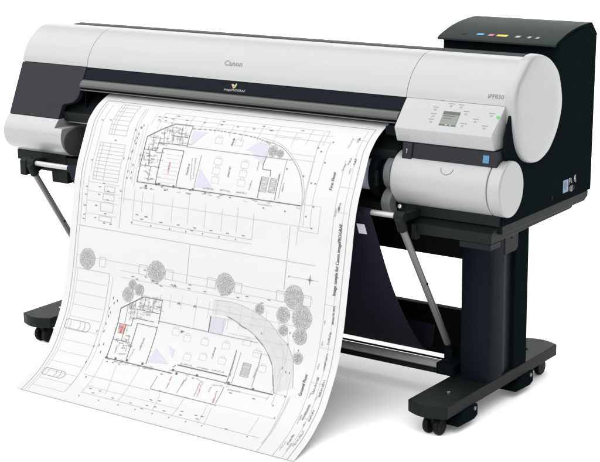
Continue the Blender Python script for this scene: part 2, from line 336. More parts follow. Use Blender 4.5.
# ================================================================== STAND
ST = thing('printer_stand', 'black wheeled stand of two long feet, posts and stretchers carrying the printer', 'stand', (.764,.35,0))
def foot(x0, x1):
    bm = bmesh.new(); n = 10; ring = []
    for i in range(n+1):
        t = i/n; ring.append((x0+(x1-x0)*t, -.022*math.sin(math.pi*t)))
    for i in range(n+1):
        t = i/n; ring.append((x1+(x0-x1)*t, .698+.022*math.sin(math.pi*t)))
    slab(bm, [(x, y, .061) for x, y in ring], (0,0,.037)); f = obj('foot', bm, M['dark'], ST, .003)
    for y in (.022, .655):
        xc = x0+.074
        bm = bmesh.new(); tube(bm, (xc,y,.061), (xc,y,.040), .011, 16); box(bm, xc-.007, xc+.007, y-.004, y+.020, .030, .052)
        for sx in (-1, 1):
            a = xc+sx*.009; b = xc+sx*.027
            pr = [(0,.0)]
            prof = [(a, .018), (a, .0245), (a+sx*.003, .027), (b-sx*.005, .027), (b, .0235), (b, .016)]
            N = 28; vr = [[bm.verts.new((x, y+.004+r*math.cos(2*math.pi*k/N), .027+r*math.sin(2*math.pi*k/N))) for k in range(N)] for x, r in prof]
            for u, w in zip(vr, vr[1:]):
                for k in range(N): bm.faces.new((u[k], u[(k+1) % N], w[(k+1) % N], w[k]))
            bm.faces.new(vr[0]); bm.faces.new(vr[-1])
        tube(bm, (xc-.028,y+.004,.027), (xc+.028,y+.004,.027), .006, 12)
        obj('caster', bm, M['rubber'], f)
    for y in (.115, .47):
        bm = bmesh.new(); ext(bm, [(y-.06,.022),(y+.035,.018),(y+.055,.026),(y+.055,.061),(y-.01,.061)], x1-.055, x1+.006); obj('foot_block', bm, M['black'], f, .003)
        bm = bmesh.new(); tube(bm, (x1+.0055,y+.035,.052), (x1+.009,y+.035,.052), .006, 14); obj('bolt', bm, M['rod'], f)
    bm = bmesh.new(); tube(bm, (x0+.072,.110,.0975), (x0+.072,.110,.1015), .0055, 14); obj('bolt', bm, M['screw'], f)
    bm = bmesh.new(); tube(bm, (x0+.072,.600,.0975), (x0+.072,.600,.1005), .0050, 14); obj('bolt', bm, M['void'], f)
foot(1.483, 1.614); foot(-.086, .045)
for x0, x1 in ((1.508,1.613), (-.063,.040)):
    pf = [(x0, .268), (x0+.006, .250), (x0+.020, .242), (x1-.02, .242), (x1-.006, .250), (x1, .262), (x1, .330), (x0, .330)]
    bm = bmesh.new(); slab(bm, [(x, y, .0985) for x, y in pf], (0,0,.518)); ps = obj('post', bm, M['navy'], ST, .002)
    pr = [(x0+.01, .405), (x0+.01, .50), (x1-.012, .50), (x1-.001, .487), (x1-.001, .405)]
    bm = bmesh.new(); slab(bm, [(x, y, .0985) for x, y in pr], (0,0,.512)); obj('post', bm, M['black'], ST, .002)
    bm = bmesh.new(); box(bm, x0+.02, x1-.016, .331, .404, .0985, .612); obj('post_core', bm, M['dark'], ps)
    bm = bmesh.new(); box(bm, x1-.0155, x1-.010, .337, .362, .0985, .50); obj('post_strip', bm, M['lid'], ps)
    bm = bmesh.new(); ext(bm, [(.327,.475),(.327,.612),(.412,.612),(.412,.485),(.40,.475)], x1-.018, x1+.002); pp = obj('post_plate', bm, M['dark'], ST, .003)
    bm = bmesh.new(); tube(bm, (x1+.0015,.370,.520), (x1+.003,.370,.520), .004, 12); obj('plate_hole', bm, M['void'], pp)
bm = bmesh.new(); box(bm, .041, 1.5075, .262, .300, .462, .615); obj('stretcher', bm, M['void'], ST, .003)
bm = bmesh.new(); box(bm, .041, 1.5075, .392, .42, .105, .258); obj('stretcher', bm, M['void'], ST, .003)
bm = bmesh.new(); tube(bm, (-.02,.26,.1215), (1.462,.26,.1215), .0135, 24); cb = obj('crossbar', bm, M['silver'], ST)
bm = bmesh.new(); box(bm, -.02, 1.462, .247, .270, .0955, .1095); box(bm, -.02, 1.462, .266, .276, .1345, .1385); obj('crossbar_rail', bm, M['dark'], cb, .002)
for x in (1.447, -.004):
    bm = bmesh.new(); box(bm, x-.010, x+.050, .235, .330, .0985, .135); box(bm, x-.012, x+.016, .285, .325, .128, .165); obj('stand_bracket', bm, M['black'], ST, .004)

# ================================================================== BASKET
BK = thing('media_basket', 'dark navy cloth catch basket hung on silver rods between the stand legs', 'basket', (.71,.02,.63))
bm = bmesh.new(); tube(bm, (-.028,.020,.6325), (1.440,.020,.6325), .0085, 20); obj('front_rail', bm, M['silver'], BK)
for x in (1.447, -.017):
    bm = bmesh.new(); tube(bm, (x,.008,.620), (x,.306,.156), .0105, 20); rd = obj('rod', bm, M['rod'], BK)
    bm = bmesh.new(); tube(bm, (x,.026,.592), (x,.006,.632), .0155, 18, .0145); tube(bm, (x-.020,.018,.6325), (x+.014,.018,.6325), .015, 18); obj('rod_joint', bm, M['dark'], rd, .002)
    bm = bmesh.new(); tube(bm, (x+.0095,.145,.406), (x+.0125,.145,.406), .004, 12); obj('rod_pin', bm, M['void'], rd)
    bm = bmesh.new(); tube(bm, (x,.288,.184), (x,.312,.147), .015, 18); obj('rod_joint', bm, M['black'], rd, .002)
bm = bmesh.new(); ext(bm, [(.0,.590),(.0,.640),(.012,.648),(.035,.646),(.06,.635),(.099,.632),(.099,.605),(.06,.592)], -.062, -.034); obj('rail_bracket', bm, M['dark'], BK, .003)
bm = bmesh.new(); box(bm, 1.438, 1.456, .030, .107, .618, .640); obj('rail_bracket', bm, M['dark'], BK, .003)
# cloth: sleeve round the rail, then a sagging sheet that slopes back to a trough and up to the rear
path = [(.0200,.6430),(.0090,.6370),(.0095,.6240),(.0200,.616),(.0340,.586),(.064,.520),(.100,.442),(.130,.382),(.170,.315),(.220,.245),(.268,.188),(.310,.145),(.345,.128),(.372,.145),(.385,.20)]
path = [(y, z) for y, z in sp2(path, 5)]
bm = bmesh.new(); nx = 40; FX0, FX1 = .150, 1.346
def cloth(x, i):
    y, z = path[i]; t = i/len(path); e = math.sin(math.pi*min(1, t*1.15))
    return Vector((x, y+.004*e*math.sin(x*17+t*5)+.003*e*math.sin(x*41+1.7), z-.010*e*math.sin(math.pi*(x-FX0)/(FX1-FX0))*.6))
grid = [[bm.verts.new(cloth(FX0+(FX1-FX0)*j/nx, i)) for j in range(nx+1)] for i in range(len(path))]
for i in range(len(path)-1):
    for j in range(nx): bm.faces.new((grid[i][j], grid[i][j+1], grid[i+1][j+1], grid[i+1][j]))
cl = obj('cloth', bm, M['fabric'], BK, angle=3.); sm = cl.modifiers.new('thick', 'SOLIDIFY'); sm.thickness = .0022; sm.offset = 0
i0 = min(range(12, len(path)), key=lambda i: abs(path[i][1]-.592)); i1 = min(range(12, len(path)), key=lambda i: abs(path[i][1]-.566))
tv = Vector((0,-.003,-.0015)); bm = bmesh.new(); slab(bm, [cloth(x, i)+tv for x, i in ((1.292,i0),(1.318,i0),(1.3185,i1),(1.2915,i1))], (0,-.001,-.0005)); obj('care_tag', bm, M['tag'], cl)

# ================================================================== PAPER ROLL
RO = thing('paper_roll', 'bluish white roll of paper with black end flange inside the roll bay', 'paper roll', (.75,.145,.724))
bm = bmesh.new(); ext(bm, oval(.145,.724,.056,.056,64), .205, 1.298); obj('wound_paper', bm, M['rollp'], RO, .0008, 1)
for x0, x1 in ((1.299,1.325),(.178,.204)):
    bm = bmesh.new(); ext(bm, oval(.145,.722,.076,.076,56), x0, x1); ext(bm, oval(.145,.722,.050,.050,40), x1 if x0 > 1 else x0-.018, x1+.022 if x0 > 1 else x0)
    fg = obj('end_flange', bm, M['black'], RO, .003)
    if x0 > 1:
        bm = bmesh.new(); box(bm, x1+.001, x1+.010, .062, .075, .70, .745); obj('flange_lever', bm, M['dark'], fg, .002)

# ================================================================== SHEET
EL = [(0.2351,0.1680,0.8765),(0.2351,0.1423,0.8727),(0.2351,0.1028,0.8559),(0.2351,0.0702,0.8362),(0.2351,0.0455,0.8135),(0.2351,0.0307,0.7957),(0.2351,0.0140,0.7612),(0.2351,-0.0058,0.7177),(0.2351,-0.0275,0.6694),(0.2351,-0.0423,0.6220),(0.2351,-0.0522,0.5756),(0.2351,-0.0621,0.5193),(0.2351,-0.0769,0.4462),(0.2351,-0.0907,0.3761),(0.2351,-0.1025,0.3179),(0.2351,-0.1164,0.2675),(0.2351,-0.1361,0.2083),(0.2351,-0.1618,0.1589),(0.2351,-0.2032,0.0948),(0.2351,-0.2427,0.0582),(0.2455,-0.2961,0.0315),(0.2578,-0.3687,0.0078),(0.2594,-0.3819,0.0047)]
ER = [(1.3300,0.1680,0.8765),(1.3300,0.1423,0.8727),(1.3300,0.1028,0.8559),(1.3300,0.0702,0.8362),(1.3300,0.0455,0.8135),(1.3300,0.0307,0.7957),(1.3300,0.0140,0.7612),(1.3300,-0.0058,0.7177),(1.3300,-0.0275,0.6694),(1.3300,-0.0423,0.6220),(1.3300,-0.0522,0.5756),(1.3300,-0.0621,0.5193),(1.3300,-0.0769,0.4462),(1.3300,-0.0907,0.3761),(1.3300,-0.1025,0.3179),(1.3300,-0.1164,0.2675),(1.3300,-0.1361,0.2083),(1.3300,-0.1618,0.1589),(1.3300,-0.2032,0.0948),(1.3300,-0.2427,0.0582),(1.3371,-0.2961,0.0315),(1.3454,-0.3687,0.0078),(1.3465,-0.3819,0.0047)]
CL, CR = spline(EL), spline(ER)
V = [0.]
for i in range(1, len(CL)): V.append(V[-1]+((CL[i]+CR[i])*.5-(CL[i-1]+CR[i-1])*.5).length*1000/.98728)
W = 1109.; VE = V[-1]
import bisect
def edge_at(C, v):
    v = min(max(v, 0), VE-1e-4); i = min(bisect.bisect_right(V, v)-1, len(V)-2); t = (v-V[i])/(V[i+1]-V[i]); return C[i].lerp(C[i+1], t)
def S(x, v, off=0.):
    p = edge_at(CL, v).lerp(edge_at(CR, v), x/W)
    if off:
        d = edge_at(CL, v+2)-edge_at(CL, v-2); n = Vector((1,0,0)).cross(d).normalized()
        if n.y > 0 or (abs(n.y) < .3 and n.z < 0): n = -n
        p = p+n*off
    return p
bm = bmesh.new(); nx = 10; rows = []
k = 0
vv = []
for i in range(len(V)-1): vv += [V[i], (V[i]+V[i+1])/2]
vv.append(VE)
rows = [[bm.verts.new(S(W*j/nx, v)) for j in range(nx+1)] for v in vv]
for a, b in zip(rows, rows[1:]):
    for j in range(nx): bm.faces.new((a[j], a[j+1], b[j+1], b[j]))
SH = obj('printed_sheet', bm, M['paper'], None, angle=3.)
tag(SH, 'large white printed sheet of floor plans curling out of the printer to the floor', 'printed sheet')
sm = SH.modifiers.new('thick', 'SOLIDIFY'); sm.thickness = .0004; sm.offset = -1
LAY = ['k','d','m','l','g','s','r','v','v2','p','p2','c','t']; LI = {l: i for i, l in enumerate(LAY)}
ZO = dict(c=.00035, v=.0005, v2=.0005, p2=.0005, p=.0006, l=.0007, m=.0008, g=.0008, s=.0009, d=.0012, r=.0010, k=.0011, t=.0009)
bm = bmesh.new()
def quad(l, pts, sub=True):
    mi = LI[l]; zo = ZO[l]
    f = bm.faces.new([bm.verts.new(S(x, v, zo)) for x, v in pts]); f.material_index = mi
def stroke(l, w, pts):
    for (x0, v0), (x1, v1) in zip(pts, pts[1:]):
        dx, dv = x1-x0, v1-v0; ln = math.hypot(dx, dv)
        if ln < .05: continue
        nx_, nv_ = -dv/ln*w/2, dx/ln*w/2; n = max(1, int(abs(dv)/9)+1)
        for i in range(n):
            a, b = i/n, (i+1)/n
            quad(l, [(x0+dx*a-nx_, v0+dv*a-nv_), (x0+dx*b-nx_, v0+dv*b-nv_), (x0+dx*b+nx_, v0+dv*b+nv_), (x0+dx*a+nx_, v0+dv*a+nv_)])
LINES = 'g,1.6,28,70,1086,70,1086,1152,28,1152,28,70;l,1.2,40,82,40,1133,978,1133;l,1.3,1034,190,1034,1152;l,1,1066,82,1066,1152;l,1.2,978,1133,978,905;l,1,1034,120,1080,120;l,1,1034,270,1080,270;l,1,1034,345,1080,345;l,1,1034,618,1080,618;l,1,1034,745,1080,745;l,1,1034,850,1080,850;l,1,1034,960,1080,960;l,1,1034,1060,1080,1060;m,0.9,105,82,180,82;m,0.9,105,98,180,98;m,0.9,105,115,180,115;m,0.9,105,132,180,132;m,0.9,105,149,180,149;m,0.9,105,166,180,166;m,0.9,105,183,180,183;m,0.9,105,200,180,200;m,0.9,105,82,105,200;m,0.9,116,82,116,200;m,0.9,128,82,128,200;m,0.9,180,82,180,200;m,0.9,79,230,189,230;m,0.9,79,242,189,242;m,0.9,79,255,189,255;m,0.9,79,267,189,267;m,0.9,79,280,189,280;m,0.9,79,292,189,292;m,0.9,79,304,189,304;m,0.9,79,317,189,317;m,0.9,79,329,189,329;m,0.9,79,342,189,342;m,0.9,79,354,189,354;m,0.9,79,230,79,354;m,0.9,93,230,93,354;m,0.9,125,230,125,354;m,0.9,189,230,189,354;m,1.2,136,371,180,371,180,389,136,389,136,371;m,1.2,132,397,180,397,180,416,132,416,132,397;m,1.2,124,424,179,424,179,454,124,454,124,424;m,1.2,122,470,176,470,176,487,122,487,122,470;l,0.9,60,364,200,364;l,0.9,60,394,200,394;l,0.9,60,425,200,425;l,0.9,60,467,200,467;m,1,212,90,212,500;l,1,222,90,222,420;l,1,66,90,66,330;l,1,62,345,62,500;m,1.2,34,511,987,511;l,1,35,609,991,609;m,1.2,510,514,510,632;m,1.2,883,406,883,598;m,1,142,603,168,603,168,634,142,634,142,603;m,1,312,603,347,603,347,634,312,634,312,603;m,1,423,603,453,603,453,634,423,634,423,603;m,1,592,603,625,603,625,634,592,634,592,603;m,1,700,603,726,603,726,634,700,634,700,603;m,1,858,603,889,603,889,634,858,634,858,603;m,1,955,603,984,603,984,634,955,634,955,603;l,1,236,634,930,634;l,1,236,655,930,655;m,1.1,45,652,190,652;m,1.2,190,652,190,1090;l,0.9,50,652,50,1120;l,0.9,205,660,205,980;l,1,50,652,190,652;l,1,50,692,190,692;l,1,50,732,190,732;l,1,50,772,190,772;l,1,50,812,190,812;l,1,50,852,190,852;l,1,50,892,190,892;l,1,50,932,190,932;l,1,50,972,190,972;l,1,50,1012,190,1012;l,1,50,1052,190,1052;l,1,50,1092,190,1092;d,1.2,49,823,138,823,147,829,150,839,147,848,138,855,49,855,41,850,41,828,49,823;d,1,101,823,107,839,101,855;d,1,123,823,128,839,123,855;m,1,61,826,65,839,61,852;d,1.2,54,1005,129,1005,138,1011,141,1021,138,1031,129,1037,54,1037,46,1032,46,1010,54,1005;d,1,98,1005,103,1021,98,1037;d,1,117,1005,122,1021,117,1037;m,1,63,1008,67,1021,63,1034;k,1.872,365,139,439,139;k,2.6,365,139,269,193;k,2.16,269,193,269,342;k,2.304,268,342,502,342,752,342,915,342;k,1.728,439,143,439,211;k,1.44,367,180,435,180;k,1.584,322,207,437,207;k,1.584,322,207,322,235;k,1.44,321,235,268,235;k,1.584,294,238,303,285;k,1.44,275,287,351,287;k,1.872,346,224,346,340;k,1.584,346,224,431,224;k,1.872,431,223,431,341;k,1.296,362,152,367,180;k,1.296,399,145,408,182;k,1.152,333,164,342,203;k,1.152,280,193,336,193;k,1.08,314,286,314,338;d,1.2,504,229,504,336;k,1.008,296,191,304,234;k,0.864,272,247,297,247;k,0.864,274,267,300,267;d,1.3,439,210,669,210,845,210;k,1.6,751,272,751,338;k,1.6,815,259,815,336;k,1.6,746,235,748,249,778,249,781,268;k,1.6,751,205,746,235;d,1,828,211,828,331;d,1,752,272,778,272,778,317,752,317,752,272;d,0.8,752,276,778,276;d,0.8,752,280,778,280;d,0.8,752,283,778,283;d,0.8,752,287,778,287;d,0.8,752,291,778,291;d,0.8,752,294,778,294;d,0.8,752,298,778,298;d,0.8,752,302,778,302;d,0.8,752,306,778,306;d,0.8,752,309,778,309;d,0.8,752,313,778,313;d,1,786,273,809,273,809,316,786,316,786,273;d,0.8,786,277,809,277;d,0.8,786,280,809,280;d,0.8,786,284,809,284;d,0.8,786,288,809,288;d,0.8,786,291,809,291;d,0.8,786,295,809,295;d,0.8,786,298,809,298;d,0.8,786,302,809,302;d,0.8,786,306,809,306;d,0.8,786,309,809,309;d,0.8,786,313,809,313;s,3.6,441,149,451,148;s,3.6,462,148,473,147;s,3.6,484,146,494,146;s,3.6,504,145,514,145;s,3.6,523,145,531,144;s,3.6,538,144,545,144;s,3.6,551,145,557,145;s,3.6,564,145,571,145;s,3.6,579,146,589,146;s,3.6,600,147,612,147;s,3.6,624,148,636,149;s,3.6,647,149,658,150;s,3.6,668,151,676,152;s,3.6,683,152,690,153;s,3.6,696,154,701,155;s,3.6,707,156,712,157;s,3.6,717,159,723,160;s,3.6,728,161,732,162;s,3.6,737,164,742,165;s,3.6,746,167,751,168;m,1,441,149,451,148,462,148,473,147,484,146,494,146,504,145,514,145,523,145,531,144,538,144,545,144,551,145,557,145,564,145,571,145,579,146,589,146,600,147,612,147,624,148,636,149,647,149,658,150,668,151,676,152,683,152,690,153,696,154,701,155,707,156,712,157,717,159,723,160,728,161,732,162,737,164,742,165,746,167,751,168,755,169;d,1.3,733,160,738,161,743,162,749,163,754,164,759,165,764,165,769,166,774,168,778,169,782,170,787,171,791,172,795,173,799,175,803,176,807,178,812,181,816,184,820,187,825,190,830,194,834,197,839,201,843,205,848,209,853,213,858,218,863,222,868,227,872,232,877,237,881,242,885,248,888,253,891,259,895,265,897,271,900,277,903,283,905,289,907,295,909,301,910,307,912,313,913,319,914,326,915,332,916,338;m,1,713,150,721,151,729,153,737,154,745,155,753,156,761,158,768,159,775,161,781,162,786,164,791,166,796,167,800,169,805,171,809,174,814,176,819,179,823,182,828,185,833,189,838,192,842,196,847,200,852,204,856,208,861,213,866,217,871,222,875,226,880,231,884,236,888,241,892,247,895,252,898,258,902,264,904,270,907,276,910,282,912,288,914,294,916,300,917,306,919,312,920,319,921,325,922,331,923,337;l,0.7,559,233,587,233,587,253,559,253,559,233;l,0.6,566,227,580,227,580,233,566,233,566,227;l,0.7,561,263,589,263,589,283,561,283,561,263;l,0.6,568,257,582,257,582,263,568,263,568,257;l,0.7,565,292,593,292,593,312,565,312,565,292;l,0.6,572,286,586,286,586,292,572,292,572,286;l,0.7,664,233,692,233,692,253,664,253,664,233;l,0.6,671,227,685,227,685,233,671,233,671,227;l,0.7,665,261,693,261,693,281,665,281,665,261;l,0.6,672,255,686,255,686,261,672,261,672,255;l,0.7,666,290,694,290,694,310,666,310,666,290;l,0.6,673,284,687,284,687,290,673,290,673,284;l,0.7,543,167,571,167,571,187,543,187,543,167;l,0.6,550,161,564,161,564,167,550,167,550,161;l,0.7,622,167,650,167,650,187,622,187,622,167;l,0.6,629,161,643,161,643,167,629,167,629,161;p,0.8,364,241,425,241;p,0.8,364,254,425,254;p,0.8,364,267,425,267;p,0.8,364,280,425,280;p,0.8,364,293,425,293;p,0.8,364,306,425,306;p,0.8,364,319,425,319;p,0.8,364,332,425,332;p,0.8,364,345,425,345;r,1,471,243,485,315;l,0.9,300,100,940,100;l,0.9,270,118,960,118;l,0.9,290,136,860,136;l,0.9,268,100,268,151;l,0.9,300,100,300,167;l,0.9,350,100,350,157;l,0.9,420,100,420,169;l,0.9,470,100,470,150;l,0.9,530,100,530,158;l,0.9,590,118,590,162;l,0.9,640,118,640,173;l,0.9,700,100,700,167;l,0.9,760,100,760,164;l,0.9,830,118,830,173;l,0.9,880,100,880,157;l,0.9,940,100,940,156;l,0.8,232,190,232,330;l,0.8,246,170,246,345;l,0.8,258,150,258,360;l,1,197,403,695,403,955,403;m,1,266,466,746,466;l,1,263,479,748,479;l,1,265,369,265,479;l,1,300,372,300,437;l,1,346,373,346,459;l,1,425,375,425,456;l,1,491,354,491,453;l,1,559,379,559,457;l,1,625,387,625,455;l,1,684,373,684,453;l,1,746,384,746,466;l,1,911,402,911,459;l,1,924,105,924,107,924,107,924,108,924,113,925,127,924,152,924,186,924,224,924,261,924,293,925,318,926,340,927,360,928,379,929,400;l,1,963,141,961,175,958,209,956,244,954,276,953,304,952,328,953,348,953,366,954,384,955,403;l,1,926,127,925,163,923,201,922,238,921,272,920,302,918,327,918,348,917,366,916,383,915,402;l,1,761,141,964,141;l,0.9,836,190,925,190;l,0.9,845,206,933,206;l,0.9,915,337,985,337,985,416,915,416,915,337;m,1,897,555,1003,555;k,1.872,346,703,423,703;k,2.6,346,703,258,754;k,2.16,258,754,258,920;k,2.448,253,920,533,920;k,1.872,423,701,423,778;k,1.44,324,746,422,746;k,1.584,316,775,403,775;k,1.584,316,775,316,802;k,1.44,314,802,260,802;k,1.872,338,790,338,908;k,1.584,338,790,421,790;k,1.872,421,786,421,911;k,1.44,260,856,330,856;k,1.44,293,803,293,853;k,1.296,355,705,350,742;k,1.152,390,705,390,745;k,1.08,286,742,286,798;k,1.008,317,728,317,769;k,2.88,542,890,738,890;k,1.728,528,900,536,892;k,1.584,533,910,639,910,745,910;k,2.88,748,912,833,912,919,912;k,1.728,743,805,743,909;d,1.3,836,798,836,904;d,1.6,419,769,448,769,616,769;d,1.2,616,770,814,770;k,2.88,623,720,623,769;m,1,675,764,675,717;d,1.8,485,989,747,989;m,1.1,209,995,485,995;k,1.152,484,939,484,989;k,1.08,587,932,587,979;k,1.296,740,923,740,984;d,1,781,838,811,838,811,879,781,879,781,838;d,0.8,781,841,811,841;d,0.8,781,844,811,844;d,0.8,781,847,811,847;d,0.8,781,851,811,851;d,0.8,781,854,811,854;d,0.8,781,857,811,857;d,0.8,781,860,811,860;d,0.8,781,863,811,863;d,0.8,781,866,811,866;d,0.8,781,869,811,869;d,0.8,781,872,811,872;d,0.8,781,875,811,875;d,1,761,808,761,908;d,1.2,683,711,688,712,692,713,697,714,702,715,707,716,712,717,717,719,722,721,728,724,733,726,739,728,744,731,751,733,757,734,764,736,771,738,778,741,785,744,793,747,801,752,808,757,816,762,823,767,830,771,836,775,841,780,846,784,850,788,855,792,859,797,864,802,868,807,872,812,877,817,881,823,885,829,888,835,891,842,894,849,897,856,900,863,903,869,905,876,908,882,911,888,914,894,916,900,919,907;s,3.6,692,713,697,714;s,3.6,697,714,702,715;s,3.6,702,715,707,716;s,3.6,733,726,739,728;s,3.6,739,728,744,731;s,3.6,744,731,751,733;s,3.6,751,733,757,734;s,3.6,757,734,764,736;s,3.6,801,752,808,757;s,3.6,808,757,816,762;s,3.6,816,762,823,767;s,3.6,823,767,830,771;s,3.6,830,771,836,775;s,3.6,859,797,864,802;s,3.6,864,802,868,807;s,3.6,868,807,872,812;s,3.6,872,812,877,817;s,3.6,877,817,881,823;s,3.6,897,856,900,863;s,3.6,900,863,903,869;s,3.6,903,869,905,876;s,3.6,905,876,908,882;s,3.6,908,882,911,888;m,1,626,669,639,668,653,667,666,666,680,665,693,665,707,666,722,667,737,670,752,673,767,676,781,679,794,683,805,686,814,689,823,693,831,696,839,700,847,704,854,709,861,714,867,719,873,724,880,729,886,734,892,739,899,743,906,747,912,751,919,755,924,761,930,767,935,773,940,779,945,786,949,795,954,804,958,815,962,827,966,840,970,853,974,866,978,879;l,0.35,625,713,626,669;l,0.35,630,713,632,669;l,0.35,635,713,639,668;l,0.35,640,712,646,668;l,0.35,644,712,653,667;l,0.35,649,711,659,667;l,0.35,654,711,666,666;l,0.35,663,711,673,666;l,0.35,673,711,680,665;l,0.35,678,711,686,665;l,0.35,683,711,693,665;l,0.35,688,712,700,665;l,0.35,693,714,707,666;l,0.35,698,715,714,667;l,0.35,704,717,722,667;l,0.35,709,718,729,668;l,0.35,715,720,737,670;l,0.35,720,722,745,671;l,0.35,725,724,752,673;l,0.35,730,726,760,674;l,0.35,735,727,767,676;l,0.35,744,730,774,678;l,0.35,752,733,781,679;l,0.35,756,734,788,681;l,0.35,759,735,794,683;l,0.35,763,736,799,684;l,0.35,766,737,805,686;l,0.35,769,738,810,687;l,0.35,772,738,814,689;l,0.35,775,740,819,691;l,0.35,779,741,823,693;l,0.35,782,742,827,694;l,0.35,785,744,831,696;l,0.35,789,746,835,698;l,0.35,793,747,839,700;l,0.35,801,752,843,702;l,0.35,808,757,847,704;l,0.35,812,759,850,707;l,0.35,816,762,854,709;l,0.35,820,764,857,711;l,0.35,823,767,861,714;l,0.35,827,769,864,716;l,0.35,830,771,867,719;l,0.35,833,773,870,722;l,0.35,836,775,873,724;l,0.35,838,777,876,727;l,0.35,841,780,880,729;l,0.35,843,782,883,732;l,0.35,846,784,886,734;l,0.35,850,788,889,736;l,0.35,855,792,892,739;l,0.35,857,794,896,741;l,0.35,859,797,899,743;l,0.35,861,799,902,745;l,0.35,864,802,906,747;l,0.35,866,804,909,749;l,0.35,868,807,912,751;l,0.35,870,809,915,753;l,0.35,872,812,919,755;l,0.35,875,815,921,758;l,0.35,877,817,924,761;l,0.35,879,820,927,764;l,0.35,881,823,930,767;l,0.35,884,829,932,770;l,0.35,888,835,935,773;l,0.35,890,839,937,776;l,0.35,891,842,940,779;l,0.35,893,845,942,783;l,0.35,894,849,945,786;l,0.35,896,852,947,791;l,0.35,897,856,949,795;l,0.35,898,859,951,799;l,0.35,900,863,954,804;l,0.35,901,866,956,809;l,0.35,903,869,958,815;l,0.35,904,872,960,821;l,0.35,905,876,962,827;l,0.35,908,882,964,833;l,0.35,911,888,966,840;l,0.35,912,891,968,846;l,0.35,914,894,970,853;l,0.35,915,897,972,860;l,0.35,916,900,974,866;l,0.35,918,904,976,873;l,0.35,625,699,636,698,647,697,658,696,675,696,686,696,698,698,710,700,722,703,734,707,746,710,762,715,771,718,779,720,786,722,793,725,800,728,808,732,821,739,829,744,836,749,842,754,848,759,854,763,859,767,867,774,872,779,878,783,883,788,888,793,892,799,897,804,903,815,907,821,911,828,914,836,918,843,921,851,924,859,929,872,932,881,935,889,938,898;l,0.35,626,684,638,683,650,682,662,681,677,681,690,681,702,682,716,684,729,687,743,690,756,693,772,697,782,700,792,703,800,706,808,709,816,712,823,716,834,722,841,727,848,732,855,737,861,742,866,746,872,751,880,757,886,761,891,765,897,770,903,775,908,780,913,786,919,794,923,801,927,808,931,815,935,824,939,833,943,843,947,856,951,867,954,878,958,889;l,0.9,247,699,940,699;l,0.8,455,676,455,721;l,0.8,500,675,500,722;l,0.8,560,670,560,758;l,0.8,610,675,610,729;l,0.8,640,669,640,759;l,0.8,690,675,690,753;l,0.8,735,669,735,745;l,0.8,780,672,780,729;l,0.8,830,671,830,745;l,0.8,880,671,880,735;l,0.9,300,700,640,700;l,0.9,640,720,905,720;l,0.9,700,760,930,760;l,0.9,800,800,945,800;l,0.7,533,793,561,793,561,813,533,813,533,793;l,0.6,540,787,554,787,554,793,540,793,540,787;l,0.7,604,792,632,792,632,812,604,812,604,792;l,0.6,611,786,625,786,625,792,611,792,611,786;l,0.7,686,790,714,790,714,810,686,810,686,790;l,0.6,693,784,707,784,707,790,693,790,693,784;l,0.7,613,839,641,839,641,859,613,859,613,839;l,0.6,620,833,634,833,634,839,620,839,620,833;l,0.7,687,838,715,838,715,858,687,858,687,838;l,0.6,694,832,708,832,708,838,694,838,694,832;l,0.7,760,765,788,765,788,785,760,785,760,765;l,0.6,767,759,781,759,781,765,767,765,767,759;l,0.7,806,794,834,794,834,814,806,814,806,794;l,0.6,813,788,827,788,827,794,813,794,813,788;l,0.7,839,834,867,834,867,854,839,854,839,834;l,0.6,846,828,860,828,860,834,846,834,846,828;l,0.7,554,850,582,850,582,870,554,870,554,850;l,0.6,561,844,575,844,575,850,561,850,561,844;l,0.7,484,781,512,781,512,801,484,801,484,781;l,0.6,491,775,505,775,505,781,491,781,491,775;m,1,253,1072,726,1072,953,1072;l,1,255,1039,631,1039;l,1,251,924,251,1077;l,1,309,936,339,1055;l,1,402,921,402,1070;l,1,529,995,544,1071;l,1,623,991,623,1079;l,1,714,996,727,1081;l,1,734,1003,749,1078;l,1,909,992,909,1062;l,1,974,911,974,1093;l,1,913,723,916,730,918,735,920,741,922,748,924,758,925,770,926,783,926,799,926,815,927,833,927,853,927,875,927,898,927,921,927,944;l,1,947,763,949,772,951,781,953,789,954,800,956,813,958,827,960,843,961,860,963,881,965,907,967,938,969,975,972,1014,974,1054,977,1093;l,1,889,749,894,754,900,759,906,764,911,771,914,781,916,795,918,812,918,831,917,850,916,866,915,881,912,894,909,907,906,920,903,933;l,1,757,927,907,927;l,1,748,986,963,986;l,1,917,907,969,907'
